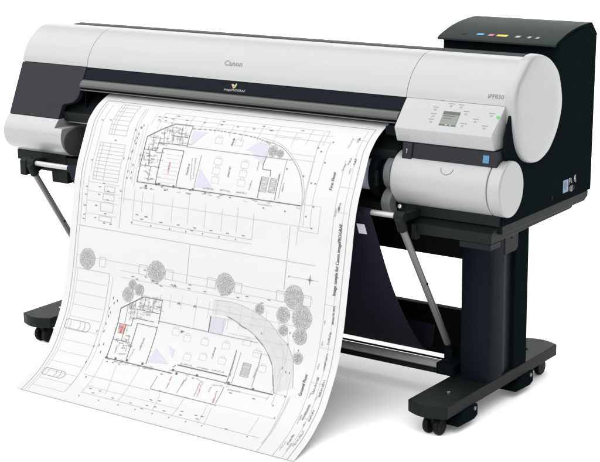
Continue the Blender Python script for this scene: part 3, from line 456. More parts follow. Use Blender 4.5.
FILLS = [["d",[[136.6,216.7],[145.9,216.7],[145.9,219.1],[136.6,219.1]]],["d",[[55.1,154.2],[64.3,154.2],[64.3,156.6],[55.1,156.6]]],["d",[[56.6,292.0],[65.9,292.0],[65.9,294.4],[56.6,294.4]]],["d",[[90.5,150.5],[99.8,150.5],[99.8,152.9],[90.5,152.9]]],["d",[[53.3,379.9],[62.5,379.9],[62.5,382.3],[53.3,382.3]]],["d",[[52.8,406.0],[62.1,406.0],[62.1,408.4],[52.8,408.4]]],["k",[[51.1,441.9],[60.3,441.9],[60.3,444.3],[51.1,444.3]]],["d",[[52.2,472.2],[61.4,472.2],[61.4,474.6],[52.2,474.6]]],["d",[[50.8,486.0],[60.0,486.0],[60.0,488.4],[50.8,488.4]]],["d",[[110.2,374.7],[119.5,374.7],[119.5,377.1],[110.2,377.1]]],["d",[[109.9,400.3],[119.1,400.3],[119.1,402.7],[109.9,402.7]]],["k",[[100.8,436.9],[110.1,436.9],[110.1,439.3],[100.8,439.3]]],["d",[[100.9,477.1],[110.1,477.1],[110.1,479.5],[100.9,479.5]]],["k",[[125.9,361.8],[135.1,361.8],[135.1,364.2],[125.9,364.2]]],["d",[[148.0,385.4],[157.3,385.4],[157.3,387.8],[148.0,387.8]]],["d",[[147.8,413.9],[157.1,413.9],[157.1,416.3],[147.8,416.3]]],["k",[[142.8,459.3],[152.0,459.3],[152.0,461.7],[142.8,461.7]]],["k",[[141.7,489.9],[151.0,489.9],[151.0,492.3],[141.7,492.3]]],["k",[[170.6,490.2],[179.9,490.2],[179.9,492.6],[170.6,492.6]]],["d",[[202.3,378.2],[211.5,378.2],[211.5,380.6],[202.3,380.6]]],["v",[[445,156],[505,155],[475,183],[454,205]]],["v",[[671,196],[712,165],[759,173],[752,203]]],["v",[[692,203],[746,204],[743,236]]],["v",[[510,271],[510,332],[579,333]]],["d",[[354.1,106.1],[364.2,106.1],[364.2,108.5],[354.1,108.5]]],["d",[[394.9,118.6],[405.0,118.6],[405.0,121.0],[394.9,121.0]]],["d",[[468.6,119.1],[478.6,119.1],[478.6,121.5],[468.6,121.5]]],["d",[[537.4,120.4],[547.5,120.4],[547.5,122.8],[537.4,122.8]]],["d",[[600.9,121.0],[610.9,121.0],[610.9,123.4],[600.9,123.4]]],["d",[[663.3,121.6],[673.4,121.6],[673.4,124.0],[663.3,124.0]]],["d",[[728.0,121.0],[738.1,121.0],[738.1,123.4],[728.0,123.4]]],["d",[[537.4,106.9],[547.5,106.9],[547.5,109.3],[537.4,109.3]]],["d",[[693.8,107.5],[703.9,107.5],[703.9,109.9],[693.8,109.9]]],["d",[[840.6,107.8],[850.7,107.8],[850.7,110.2],[840.6,110.2]]],["d",[[731.6,120.5],[741.7,120.5],[741.7,122.9],[731.6,122.9]]],["d",[[281.5,117.0],[291.6,117.0],[291.6,119.4],[281.5,119.4]]],["d",[[314.3,129.8],[324.4,129.8],[324.4,132.2],[314.3,132.2]]],["d",[[286.5,128.9],[296.6,128.9],[296.6,131.3],[286.5,131.3]]],["d",[[306.3,116.2],[316.4,116.2],[316.4,118.6],[306.3,118.6]]],["d",[[337.2,119.0],[347.3,119.0],[347.3,121.4],[337.2,121.4]]],["d",[[240.0,153.8],[242.6,153.8],[242.6,161.0],[240.0,161.0]]],["d",[[230.9,161.9],[233.5,161.9],[233.5,169.1],[230.9,169.1]]],["k",[[213.4,172.2],[216.0,172.2],[216.0,179.4],[213.4,179.4]]],["k",[[235.7,163.1],[238.3,163.1],[238.3,170.3],[235.7,170.3]]],["k",[[230.2,184.1],[232.8,184.1],[232.8,191.3],[230.2,191.3]]],["d",[[226.2,197.9],[228.8,197.9],[228.8,205.1],[226.2,205.1]]],["k",[[227.9,216.2],[230.5,216.2],[230.5,223.4],[227.9,223.4]]],["d",[[222.7,240.2],[225.3,240.2],[225.3,247.4],[222.7,247.4]]],["d",[[221.1,208.5],[223.7,208.5],[223.7,215.7],[221.1,215.7]]],["k",[[220.1,245.5],[222.7,245.5],[222.7,252.7],[220.1,252.7]]],["d",[[212.5,268.1],[215.1,268.1],[215.1,275.3],[212.5,275.3]]],["k",[[193.8,270.2],[196.4,270.2],[196.4,277.4],[193.8,277.4]]],["k",[[222.0,267.1],[224.6,267.1],[224.6,274.3],[222.0,274.3]]],["d",[[238.0,287.2],[240.6,287.2],[240.6,294.4],[238.0,294.4]]],["k",[[222.7,308.7],[225.3,308.7],[225.3,315.9],[222.7,315.9]]],["d",[[238.5,311.9],[241.1,311.9],[241.1,319.1],[238.5,319.1]]],["k",[[223.7,331.4],[226.3,331.4],[226.3,338.6],[223.7,338.6]]],["k",[[240.5,329.6],[243.1,329.6],[243.1,336.8],[240.5,336.8]]],["d",[[342.9,472.0],[345.5,472.0],[345.5,477.6],[342.9,477.6]]],["d",[[421.4,472.0],[424.0,472.0],[424.0,477.6],[421.4,477.6]]],["d",[[487.1,472.0],[489.7,472.0],[489.7,477.6],[487.1,477.6]]],["d",[[554.0,470.4],[556.6,470.4],[556.6,476.0],[554.0,476.0]]],["d",[[619.3,471.1],[621.9,471.1],[621.9,476.7],[619.3,476.7]]],["d",[[683.5,470.2],[686.1,470.2],[686.1,475.8],[683.5,475.8]]],["d",[[262.0,471.8],[264.6,471.8],[264.6,477.4],[262.0,477.4]]],["d",[[316.4,447.2],[328.1,447.2],[328.1,449.6],[316.4,449.6]]],["d",[[298.1,457.5],[309.8,457.5],[309.8,459.9],[298.1,459.9]]],["d",[[450.0,456.7],[461.8,456.7],[461.8,459.1],[450.0,459.1]]],["d",[[516.5,457.5],[528.2,457.5],[528.2,459.9],[516.5,459.9]]],["d",[[505.5,466.8],[517.3,466.8],[517.3,469.2],[505.5,469.2]]],["d",[[581.3,456.9],[593.1,456.9],[593.1,459.3],[581.3,459.3]]],["d",[[646.1,457.1],[657.9,457.1],[657.9,459.5],[646.1,459.5]]],["d",[[707.1,456.4],[718.8,456.4],[718.8,458.8],[707.1,458.8]]],["d",[[276.9,445.7],[288.6,445.7],[288.6,448.1],[276.9,448.1]]],["d",[[315.2,448.3],[327.0,448.3],[327.0,450.7],[315.2,450.7]]],["r",[[378.1,457.8],[391.5,457.8],[391.5,460.2],[378.1,460.2]]],["k",[[285.6,358.9],[293.2,358.9],[293.2,361.3],[285.6,361.3]]],["k",[[306.6,358.1],[314.2,358.1],[314.2,360.5],[306.6,360.5]]],["k",[[327.5,357.3],[335.0,357.3],[335.0,359.7],[327.5,359.7]]],["k",[[371.2,345.9],[378.8,345.9],[378.8,348.3],[371.2,348.3]]],["k",[[385.4,355.4],[392.9,355.4],[392.9,357.8],[385.4,357.8]]],["k",[[444.5,342.3],[452.0,342.3],[452.0,344.7],[444.5,344.7]]],["k",[[485.3,343.9],[492.9,343.9],[492.9,346.3],[485.3,346.3]]],["k",[[545.5,344.7],[553.1,344.7],[553.1,347.1],[545.5,347.1]]],["k",[[644.2,347.1],[651.7,347.1],[651.7,349.5],[644.2,349.5]]],["k",[[305.3,347.8],[312.6,347.8],[312.6,355.1],[305.3,355.1]]],["k",[[347.4,337.6],[354.7,337.6],[354.7,344.8],[347.4,344.8]]],["k",[[357.4,335.5],[364.6,335.5],[364.6,342.7],[357.4,342.7]]],["k",[[417.5,336.9],[424.8,336.9],[424.8,344.2],[417.5,344.2]]],["k",[[495.9,337.1],[503.2,337.1],[503.2,344.3],[495.9,344.3]]],["d",[[967.9,136.0],[973.2,136.0],[973.2,140.0],[967.9,140.0]]],["d",[[925.0,160.5],[930.3,160.5],[930.3,164.5],[925.0,164.5]]],["d",[[939.3,170.8],[944.6,170.8],[944.6,174.7],[939.3,174.7]]],["d",[[961.7,202.6],[967.0,202.6],[967.0,206.6],[961.7,206.6]]],["d",[[897.6,251.2],[902.9,251.2],[902.9,255.2],[897.6,255.2]]],["d",[[931.0,269.0],[936.3,269.0],[936.3,272.9],[931.0,272.9]]],["d",[[945.4,268.8],[950.7,268.8],[950.7,272.8],[945.4,272.8]]],["d",[[955.6,337.7],[960.9,337.7],[960.9,341.7],[955.6,341.7]]],["d",[[957.7,401.3],[963.0,401.3],[963.0,405.3],[957.7,405.3]]],["d",[[933.0,368.8],[938.3,368.8],[938.3,372.8],[933.0,372.8]]],["d",[[856.2,362.8],[861.5,362.8],[861.5,366.8],[856.2,366.8]]],["d",[[776.1,362.7],[781.4,362.7],[781.4,366.7],[776.1,366.7]]],["d",[[832.8,235.9],[838.0,235.9],[838.0,239.9],[832.8,239.9]]],["d",[[895.6,553.3],[898.2,553.3],[898.2,558.1],[895.6,558.1]]],["s",[[959,555],[973,552],[987,555],[973,558]]],["s",[[970,555],[973,538],[976,555],[973,572]]],["c",[[625,713],[635,713],[639,668],[626,669]]],["c",[[635,713],[644,712],[653,667],[639,668]]],["c",[[644,712],[654,711],[666,666],[653,667]]],["c",[[654,711],[673,711],[680,665],[666,666]]],["c",[[673,711],[683,711],[693,665],[680,665]]],["c",[[683,711],[693,714],[707,666],[693,665]]],["c",[[693,714],[704,717],[722,667],[707,666]]],["c",[[704,717],[715,720],[737,670],[722,667]]],["c",[[715,720],[725,724],[752,673],[737,670]]],["c",[[725,724],[735,727],[767,676],[752,673]]],["c",[[735,727],[752,733],[781,679],[767,676]]],["c",[[752,733],[759,735],[794,683],[781,679]]],["c",[[759,735],[766,737],[805,686],[794,683]]],["c",[[766,737],[772,738],[814,689],[805,686]]],["c",[[772,738],[779,741],[823,693],[814,689]]],["c",[[779,741],[785,744],[831,696],[823,693]]],["c",[[785,744],[793,747],[839,700],[831,696]]],["c",[[793,747],[808,757],[847,704],[839,700]]],["c",[[808,757],[816,762],[854,709],[847,704]]],["c",[[816,762],[823,767],[861,714],[854,709]]],["c",[[823,767],[830,771],[867,719],[861,714]]],["c",[[830,771],[836,775],[873,724],[867,719]]],["c",[[836,775],[841,780],[880,729],[873,724]]],["c",[[841,780],[846,784],[886,734],[880,729]]],["c",[[846,784],[855,792],[892,739],[886,734]]],["c",[[855,792],[859,797],[899,743],[892,739]]],["c",[[859,797],[864,802],[906,747],[899,743]]],["c",[[864,802],[868,807],[912,751],[906,747]]],["c",[[868,807],[872,812],[919,755],[912,751]]],["c",[[872,812],[877,817],[924,761],[919,755]]],["c",[[877,817],[881,823],[930,767],[924,761]]],["c",[[881,823],[888,835],[935,773],[930,767]]],["c",[[888,835],[891,842],[940,779],[935,773]]],["c",[[891,842],[894,849],[945,786],[940,779]]],["c",[[894,849],[897,856],[949,795],[945,786]]],["c",[[897,856],[900,863],[954,804],[949,795]]],["c",[[900,863],[903,869],[958,815],[954,804]]],["c",[[903,869],[905,876],[962,827],[958,815]]],["c",[[905,876],[911,888],[966,840],[962,827]]],["c",[[911,888],[914,894],[970,853],[966,840]]],["c",[[914,894],[916,900],[974,866],[970,853]]],["c",[[916,900],[919,907],[978,879],[974,866]]],["v2",[[627,721],[684,719],[676,767],[628,768]]],["v",[[439,854],[505,894],[425,903]]],["v",[[482,836],[514,847],[513,873]]],["p2",[[268,805],[296,803],[294,833],[269,834]]],["k",[[237.5,728.8],[240.1,728.8],[240.1,736.8],[237.5,736.8]]],["k",[[225.1,738.0],[227.7,738.0],[227.7,746.0],[225.1,746.0]]],["d",[[216.6,770.5],[219.2,770.5],[219.2,778.5],[216.6,778.5]]],["k",[[211.3,782.9],[213.9,782.9],[213.9,790.9],[211.3,790.9]]],["d",[[209.1,757.9],[211.7,757.9],[211.7,765.9],[209.1,765.9]]],["k",[[218.8,722.6],[221.4,722.6],[221.4,730.6],[218.8,730.6]]],["d",[[208.9,808.3],[211.5,808.3],[211.5,816.3],[208.9,816.3]]],["d",[[181.7,838.4],[184.3,838.4],[184.3,846.4],[181.7,846.4]]],["k",[[210.2,833.4],[212.8,833.4],[212.8,841.4],[210.2,841.4]]],["d",[[209.7,881.2],[212.3,881.2],[212.3,889.2],[209.7,889.2]]],["d",[[226.4,874.7],[229.0,874.7],[229.0,882.7],[226.4,882.7]]],["k",[[225.2,902.3],[227.8,902.3],[227.8,910.3],[225.2,910.3]]],["k",[[190.1,888.2],[192.7,888.2],[192.7,896.2],[190.1,896.2]]],["k",[[222.7,1000.6],[225.3,1000.6],[225.3,1008.6],[222.7,1008.6]]],["k",[[186.9,946.1],[189.5,946.1],[189.5,954.1],[186.9,954.1]]],["d",[[483,706],[491,696],[499,706],[491,703]]],["d",[[547,705],[555,695],[563,705],[555,702]]],["d",[[458,654],[466,644],[474,654],[466,651]]],["d",[[367,652],[375,642],[383,652],[375,649]]],["d",[[339.0,638.1],[350.0,638.1],[350.0,640.5],[339.0,640.5]]],["d",[[386.8,651.9],[397.8,651.9],[397.8,654.3],[386.8,654.3]]],["d",[[404.2,657.3],[415.1,657.3],[415.1,659.7],[404.2,659.7]]],["d",[[448.3,647.4],[459.2,647.4],[459.2,649.8],[448.3,649.8]]],["d",[[517.6,647.9],[528.5,647.9],[528.5,650.3],[517.6,650.3]]],["d",[[520.3,636.4],[531.2,636.4],[531.2,638.8],[520.3,638.8]]],["d",[[581.7,647.5],[592.6,647.5],[592.6,649.9],[581.7,649.9]]],["d",[[648.9,648.0],[659.8,648.0],[659.8,650.4],[648.9,650.4]]],["d",[[676.6,636.0],[687.5,636.0],[687.5,638.4],[676.6,638.4]]],["d",[[710.8,646.1],[721.7,646.1],[721.7,648.5],[710.8,648.5]]],["d",[[744.3,637.8],[755.2,637.8],[755.2,640.2],[744.3,640.2]]],["d",[[802.6,648.5],[813.5,648.5],[813.5,650.9],[802.6,650.9]]],["d",[[827.3,635.5],[838.2,635.5],[838.2,637.9],[827.3,637.9]]],["d",[[519.7,783.6],[530.6,783.6],[530.6,786.0],[519.7,786.0]]],["d",[[332.2,616.6],[343.2,616.6],[343.2,619.0],[332.2,619.0]]],["d",[[284.7,644.6],[295.6,644.6],[295.6,647.0],[284.7,647.0]]],["d",[[302.4,650.1],[313.4,650.1],[313.4,652.5],[302.4,652.5]]],["d",[[518.6,782.1],[523.9,782.1],[523.9,788.7],[518.6,788.7]]],["d",[[516.9,783.4],[522.2,783.4],[522.2,790.0],[516.9,790.0]]],["d",[[266.1,1045.8],[277.0,1045.8],[277.0,1048.2],[266.1,1048.2]]],["d",[[306.9,1046.1],[317.9,1046.1],[317.9,1048.5],[306.9,1048.5]]],["d",[[288.6,1062.3],[299.5,1062.3],[299.5,1064.7],[288.6,1064.7]]],["d",[[371.0,1062.2],[381.9,1062.2],[381.9,1064.6],[371.0,1064.6]]],["d",[[446.7,1063.7],[457.6,1063.7],[457.6,1066.1],[446.7,1066.1]]],["d",[[509.1,1056.3],[520.1,1056.3],[520.1,1058.7],[509.1,1058.7]]],["d",[[539.9,1054.0],[550.8,1054.0],[550.8,1056.4],[539.9,1056.4]]],["d",[[580.5,1061.0],[591.4,1061.0],[591.4,1063.4],[580.5,1063.4]]],["d",[[645.0,1059.9],[656.0,1059.9],[656.0,1062.3],[645.0,1062.3]]],["d",[[708.6,1058.9],[719.5,1058.9],[719.5,1061.3],[708.6,1061.3]]],["d",[[825.2,1069.1],[836.1,1069.1],[836.1,1071.5],[825.2,1071.5]]],["d",[[508.0,1029.6],[518.9,1029.6],[518.9,1032.0],[508.0,1032.0]]],["d",[[539.5,1025.0],[550.4,1025.0],[550.4,1027.4],[539.5,1027.4]]],["d",[[500.6,1075.6],[511.6,1075.6],[511.6,1078.0],[500.6,1078.0]]],["d",[[518.9,986.4],[529.8,986.4],[529.8,988.8],[518.9,988.8]]],["d",[[623.4,987.3],[634.3,987.3],[634.3,989.7],[623.4,989.7]]],["d",[[640.8,1044.1],[651.7,1044.1],[651.7,1046.5],[640.8,1046.5]]],["d",[[696.4,1045.7],[707.4,1045.7],[707.4,1048.1],[696.4,1048.1]]],["d",[[718.3,1043.6],[729.2,1043.6],[729.2,1046.0],[718.3,1046.0]]],["d",[[766.4,936.0],[777.4,936.0],[777.4,938.4],[766.4,938.4]]],["d",[[854.5,936.3],[865.5,936.3],[865.5,938.7],[854.5,938.7]]],["d",[[252.4,1089.0],[255.0,1089.0],[255.0,1094.6],[252.4,1094.6]]],["d",[[335.1,1087.1],[337.7,1087.1],[337.7,1092.7],[335.1,1092.7]]],["d",[[414.9,1084.5],[417.5,1084.5],[417.5,1090.1],[414.9,1090.1]]],["d",[[485.0,1084.8],[487.6,1084.8],[487.6,1090.4],[485.0,1090.4]]],["d",[[552.5,1083.0],[555.1,1083.0],[555.1,1088.6],[552.5,1088.6]]],["d",[[617.9,1081.5],[620.5,1081.5],[620.5,1087.1],[617.9,1087.1]]],["d",[[683.2,1080.7],[685.8,1080.7],[685.8,1086.3],[683.2,1086.3]]],["d",[[745.3,1080.3],[747.9,1080.3],[747.9,1085.9],[745.3,1085.9]]],["d",[[912.7,1076.6],[915.3,1076.6],[915.3,1082.2],[912.7,1082.2]]],["d",[[959.7,979.9],[962.3,979.9],[962.3,985.5],[959.7,985.5]]],["d",[[960.6,906.1],[963.2,906.1],[963.2,911.7],[960.6,911.7]]],["d",[[933.2,941.2],[935.8,941.2],[935.8,946.8],[933.2,946.8]]],["k",[[254.7,915.0],[262.6,915.0],[262.6,922.3],[254.7,922.3]]],["k",[[291.8,912.0],[299.8,912.0],[299.8,919.3],[291.8,919.3]]],["k",[[339.2,908.8],[347.1,908.8],[347.1,916.0],[339.2,916.0]]],["k",[[404.0,908.2],[411.9,908.2],[411.9,915.5],[404.0,915.5]]],["k",[[528.0,905.3],[535.9,905.3],[535.9,912.6],[528.0,912.6]]],["k",[[546.0,913.5],[553.9,913.5],[553.9,920.8],[546.0,920.8]]],["k",[[623.7,904.8],[631.7,904.8],[631.7,912.0],[623.7,912.0]]],["k",[[746.6,904.9],[754.5,904.9],[754.5,912.2],[746.6,912.2]]],["k",[[840.1,906.4],[848.1,906.4],[848.1,913.6],[840.1,913.6]]],["d",[[264.1,930.5],[271.7,930.5],[271.7,932.9],[264.1,932.9]]],["d",[[289.1,929.1],[296.7,929.1],[296.7,931.5],[289.1,931.5]]],["d",[[314.8,929.3],[322.4,929.3],[322.4,931.7],[314.8,931.7]]],["d",[[373.0,919.5],[380.5,919.5],[380.5,921.9],[373.0,921.9]]],["d",[[390.6,921.2],[398.2,921.2],[398.2,923.6],[390.6,923.6]]],["d",[[491.7,928.6],[499.3,928.6],[499.3,931.0],[491.7,931.0]]],["d",[[612.9,917.7],[620.5,917.7],[620.5,920.1],[612.9,920.1]]],["d",[[921.6,824.8],[924.2,824.8],[924.2,831.2],[921.6,831.2]]],["d",[[937.1,834.3],[939.7,834.3],[939.7,840.7],[937.1,840.7]]],["d",[[950.8,834.7],[953.4,834.7],[953.4,841.1],[950.8,841.1]]],["d",[[922.7,718.4],[925.3,718.4],[925.3,724.8],[922.7,724.8]]],["d",[[922.2,753.1],[924.8,753.1],[924.8,759.5],[922.2,759.5]]],["d",[[962.9,764.0],[965.5,764.0],[965.5,770.4],[962.9,770.4]]],["d",[[820.3,736.7],[822.9,736.7],[822.9,743.1],[820.3,743.1]]],["d",[[935.0,725.3],[937.6,725.3],[937.6,731.7],[935.0,731.7]]]]
TREES = [[88,616,35],[385,616,35],[662,614,35],[922,614,36],[292,673,17],[323,684,19],[278,706,24],[801,669,17],[890,673,25],[959,671,36],[899,718,17],[961,726,25],[967,791,18],[769,189,18],[798,194,13]]
WORDS = [["k",611,189,614,164,9,7],["k",626,288,625,252,9,7],["k",465,299,465,263,9,7],["r",390,302,386,265,10,7],["d",493,308,485,241,16,5],["k",715,317,718,286,8,5],["k",813,269,814,253,5,6],["d",837,309,837,281,8,5],["d",728,256,728,228,8,4],["d",539,331,580,332,10,5],["d",605,330,645,331,10,5],["d",667,329,710,329,10,5],["d",756,355,809,355,12,4],["d",387,158,408,158,4,4],["d",304,221,303,204,4,4],["d",286,238,285,221,4,4],["d",323,241,344,241,4,4],["d",335,238,355,238,4,4],["d",374,162,395,163,4,4],["d",391,206,412,207,4,4],["d",325,203,324,187,4,4],["d",295,189,293,172,4,4],["d",356,151,377,151,4,4],["d",322,174,343,174,4,4],["d",345,172,342,155,4,4],["d",374,153,395,153,4,4],["d",287,231,309,231,4,4],["d",287,233,286,216,4,4],["d",353,152,346,133,4,4],["d",317,240,316,223,4,4],["d",401,203,421,203,4,4],["d",324,177,345,177,4,4],["d",387,155,407,155,4,4],["d",406,199,405,182,4,4],["d",413,151,406,132,4,4],["d",378,205,376,188,4,4],["d",421,178,419,162,4,4],["d",316,167,311,149,4,4],["d",307,225,328,225,4,4],["d",297,188,318,188,4,4],["d",356,177,353,160,4,4],["d",373,200,372,183,4,4],["d",329,157,350,158,4,4],["d",284,216,305,216,4,4],["d",305,228,326,228,4,4],["d",378,197,377,181,4,4],["d",334,163,355,163,4,4],["d",326,209,347,209,4,4],["d",417,204,416,188,4,4],["d",354,196,353,180,4,4],["d",325,206,324,190,4,4],["d",341,213,362,213,4,4],["d",372,180,371,164,4,4],["d",289,202,311,202,4,4],["d",408,169,428,169,4,4],["d",400,189,420,190,4,4],["d",391,170,412,171,4,4],["d",325,211,346,211,4,4],["d",378,167,399,168,4,4],["d",378,185,376,168,4,4],["d",355,167,375,167,4,4],["d",352,201,373,202,4,4],["d",397,169,417,169,4,4],["d",396,198,395,181,4,4],["d",414,198,434,199,4,4],["d",436,201,457,201,4,4],["d",350,162,370,163,4,4],["d",421,174,442,175,4,4],["d",392,192,390,176,4,4],["d",399,183,419,183,4,4],["d",342,191,362,191,4,4],["d",378,193,377,177,4,4],["d",304,210,325,211,4,4],["d",288,306,305,306,4,4],["d",268,288,268,275,4,4],["d",259,258,259,244,4,4],["d",271,262,271,249,4,4],["d",300,276,316,277,4,4],["d",306,262,322,263,4,4],["d",262,283,262,269,4,4],["d",287,253,304,253,4,4],["d",282,246,299,246,4,4],["d",274,294,274,281,4,4],["d",323,327,340,327,4,4],["d",307,315,324,315,4,4],["d",285,256,302,256,4,4],["d",322,327,339,327,4,4],["d",310,272,327,273,4,4],["d",254,256,271,256,4,4],["d",305,253,322,254,4,4],["d",334,272,334,259,4,4],["d",277,270,294,271,4,4],["d",307,329,324,329,4,4],["d",307,264,323,265,4,4],["d",303,279,303,266,4,4],["d",345,282,345,269,4,4],["d",293,253,310,253,4,4],["d",295,269,312,269,4,4],["d",318,240,335,240,4,4],["d",298,328,315,328,4,4],["d",278,268,278,255,4,4],["d",339,264,356,264,4,4],["d",308,300,325,300,4,4],["d",315,250,331,251,4,4],["d",291,292,291,278,4,4],["d",290,291,290,278,4,4],["d",301,310,318,310,4,4],["d",261,269,261,255,4,4],["d",349,317,366,318,4,4],["d",295,358,311,358,3,4],["d",564,351,580,351,3,4],["d",737,348,753,348,3,4],["d",599,354,614,354,3,4],["d",537,349,553,349,3,4],["d",823,342,838,342,3,4],["d",481,355,497,355,3,4],["d",329,358,346,358,3,4],["d",729,346,744,346,3,4],["d",474,355,490,355,3,4],["d",857,341,872,341,3,4],["d",596,350,611,350,3,4],["d",607,347,623,347,3,4],["d",387,354,403,354,3,4],["d",799,341,814,341,3,4],["d",437,356,454,356,3,4],["d",788,348,803,348,3,4],["d",302,357,319,357,3,4],["d",899,350,913,350,3,4],["d",732,342,747,342,3,4],["d",817,342,832,342,3,4],["d",700,353,715,353,3,4],["d",739,342,754,342,3,4],["d",478,356,494,356,3,4],["d",384,354,401,354,3,4],["d",554,346,570,346,3,4],["r",281,832,280,809,6,8],["r",348,906,357,869,8,5],["k",378,872,382,831,10,6],["r",541,975,536,928,9,6],["r",593,934,593,920,4,6],["r",653,976,647,928,9,6],["r",663,975,657,928,9,6],["r",730,984,722,941,9,6],["r",696,950,695,933,4,6],["k",590,951,589,931,4,6],["k",662,847,662,809,10,6],["d",747,887,744,817,16,5],["d",551,884,597,883,10,5],["d",617,883,664,882,10,5],["d",675,881,722,880,10,5],["d",756,929,807,927,11,4],["d",831,877,834,845,8,5],["d",313,778,335,778,4,4],["d",395,725,415,725,4,4],["d",358,739,379,739,4,4],["d",386,724,388,708,4,4],["d",292,749,294,732,4,4],["d",406,725,427,725,4,4],["d",291,763,312,763,4,4],["d",370,728,372,712,4,4],["d",301,745,303,728,4,4],["d",336,732,357,731,4,4],["d",309,749,311,732,4,4],["d",310,750,312,733,4,4],["d",347,712,368,711,4,4],["d",342,759,363,759,4,4],["d",377,729,398,729,4,4],["d",309,770,311,754,4,4],["d",380,742,382,726,4,4],["d",313,736,315,719,4,4],["d",300,758,322,757,4,4],["d",334,728,336,712,4,4],["d",332,770,353,769,4,4],["d",310,748,331,747,4,4],["d",415,732,417,716,4,4],["d",413,700,416,683,4,4],["d",391,724,393,708,4,4],["d",366,758,387,758,4,4],["d",334,736,336,720,4,4],["d",408,726,428,725,4,4],["d",295,750,297,734,4,4],["d",336,715,338,698,4,4],["d",340,727,342,710,4,4],["d",302,787,303,771,4,4],["d",355,729,376,729,4,4],["d",300,753,302,736,4,4],["d",365,755,385,754,4,4],["d",399,713,401,696,4,4],["d",360,733,381,733,4,4],["d",339,743,360,743,4,4],["d",408,716,410,700,4,4],["d",395,714,398,697,4,4],["d",329,737,350,737,4,4],["d",395,718,397,702,4,4],["d",299,750,301,733,4,4],["d",346,740,348,723,4,4],["d",302,773,303,756,4,4],["d",316,749,318,733,4,4],["d",303,758,305,742,4,4],["d",389,732,410,732,4,4],["d",378,744,399,744,4,4],["d",350,752,371,751,4,4],["d",418,736,438,736,4,4],["d",331,774,332,757,4,4],["d",304,740,306,723,4,4],["d",329,767,330,751,4,4],["d",303,776,324,776,4,4],["d",290,741,292,724,4,4],["d",343,774,365,774,4,4],["d",367,719,369,702,4,4],["d",338,748,340,731,4,4],["d",369,749,390,749,4,4],["d",272,862,272,848,4,4],["d",308,848,325,847,4,4],["d",302,819,303,805,4,4],["d",321,846,321,833,4,4],["d",302,878,319,877,4,4],["d",315,894,332,893,4,4],["d",282,886,282,872,4,4],["d",285,900,285,887,4,4],["d",301,852,318,852,4,4],["d",280,832,280,818,4,4],["d",280,863,279,850,4,4],["d",303,830,304,816,4,4],["d",298,898,315,898,4,4],["d",323,860,323,847,4,4],["d",286,887,285,873,4,4],["d",255,832,255,818,4,4],["d",324,886,324,872,4,4],["d",309,836,326,836,4,4],["d",324,861,341,860,4,4],["d",272,814,289,814,4,4],["d",291,827,291,813,4,4],["d",268,816,269,803,4,4],["d",288,854,305,853,4,4],["d",307,896,324,896,4,4],["d",330,866,347,866,4,4],["d",309,879,309,866,4,4],["d",309,869,326,868,4,4],["d",268,821,269,808,4,4],["d",290,863,307,863,4,4],["d",303,836,320,835,4,4],["d",290,875,290,862,4,4],["d",318,866,335,866,4,4],["d",328,866,345,865,4,4],["d",315,861,315,848,4,4],["d",413,924,429,924,3,3],["d",333,928,350,928,3,3],["d",417,918,434,917,3,3],["d",260,924,277,923,3,3],["d",313,925,330,925,3,3],["d",521,921,537,920,3,3],["d",437,917,454,917,3,3],["d",293,926,310,926,3,3],["d",422,922,438,921,3,3],["d",372,926,388,925,3,3],["d",321,920,338,920,3,3],["d",339,924,356,923,3,3],["d",516,911,532,911,3,3],["d",445,922,461,921,3,3],["d",323,917,340,917,3,3],["d",426,923,443,923,3,3],["d",514,918,530,918,3,3],["d",381,920,398,919,3,3],["d",416,924,433,924,3,3],["d",347,919,364,919,3,3],["d",439,924,455,924,3,3],["d",312,917,329,917,3,3],["d",294,925,311,924,3,3],["d",433,915,450,914,3,3],["d",317,924,333,924,3,3],["d",448,920,465,920,3,3],["d",692,909,708,909,3,3],["d",648,925,664,925,3,3],["d",742,914,757,914,3,3],["d",723,921,738,921,3,3],["d",735,912,750,912,3,3],["d",693,925,708,925,3,3],["d",639,910,655,910,3,3],["d",579,911,595,911,3,3],["d",557,911,573,911,3,3],["d",669,910,684,910,3,3],["d",705,923,720,923,3,3],["d",718,924,733,924,3,3],["d",697,927,713,927,3,3],["d",745,920,760,920,3,3],["d",742,909,757,909,3,3],["d",559,910,575,909,3,3],["d",584,916,600,916,3,3],["d",641,922,657,922,3,3],["d",695,909,711,909,3,3],["d",628,919,644,919,3,3],["d",1030,151,1032,114,9,5],["k",1053,128,1053,111,4,8],["d",1030,224,1038,200,7,5],["k",1047,202,1050,181,6,7],["d",1056,229,1060,210,5,5],["k",1066,200,1068,182,5,8],["d",1038,359,1039,333,7,5],["k",1048,343,1050,317,8,7],["d",1041,677,1041,665,3,5],["k",1064,732,1066,695,9,7],["d",1042,739,1044,724,4,5],["k",1065,809,1066,757,12,7],["d",1044,810,1045,790,6,5],["k",1052,883,1055,829,12,7],["d",1042,897,1046,878,5,5],["k",1076,887,1078,834,12,7],["d",1066,899,1069,887,3,5],["k",1052,967,1054,913,12,7],["d",1043,984,1043,951,7,5],["k",1075,968,1074,928,9,7],["d",1066,987,1066,971,4,5],["k",1053,1071,1051,1022,10,7],["d",1042,1101,1042,1061,7,5],["k",1074,1071,1076,1000,12,7],["d",1064,1098,1063,1061,7,5]]
TEXTS = [["Image sample for Canon imagePROGRAF", 1063, 587, 210, 0], ["First Floor", 1006, 283, 55, 0], ["Ground Floor", 1011, 897, 67, 0], ["January 26, 2012", 1066, 672, 53, 0]]
for s in LINES.split(';'):
    l, w, *c = s.split(','); stroke(l, float(w)*LW, list(zip([float(t) for t in c[0::2]], [float(t) for t in c[1::2]])))
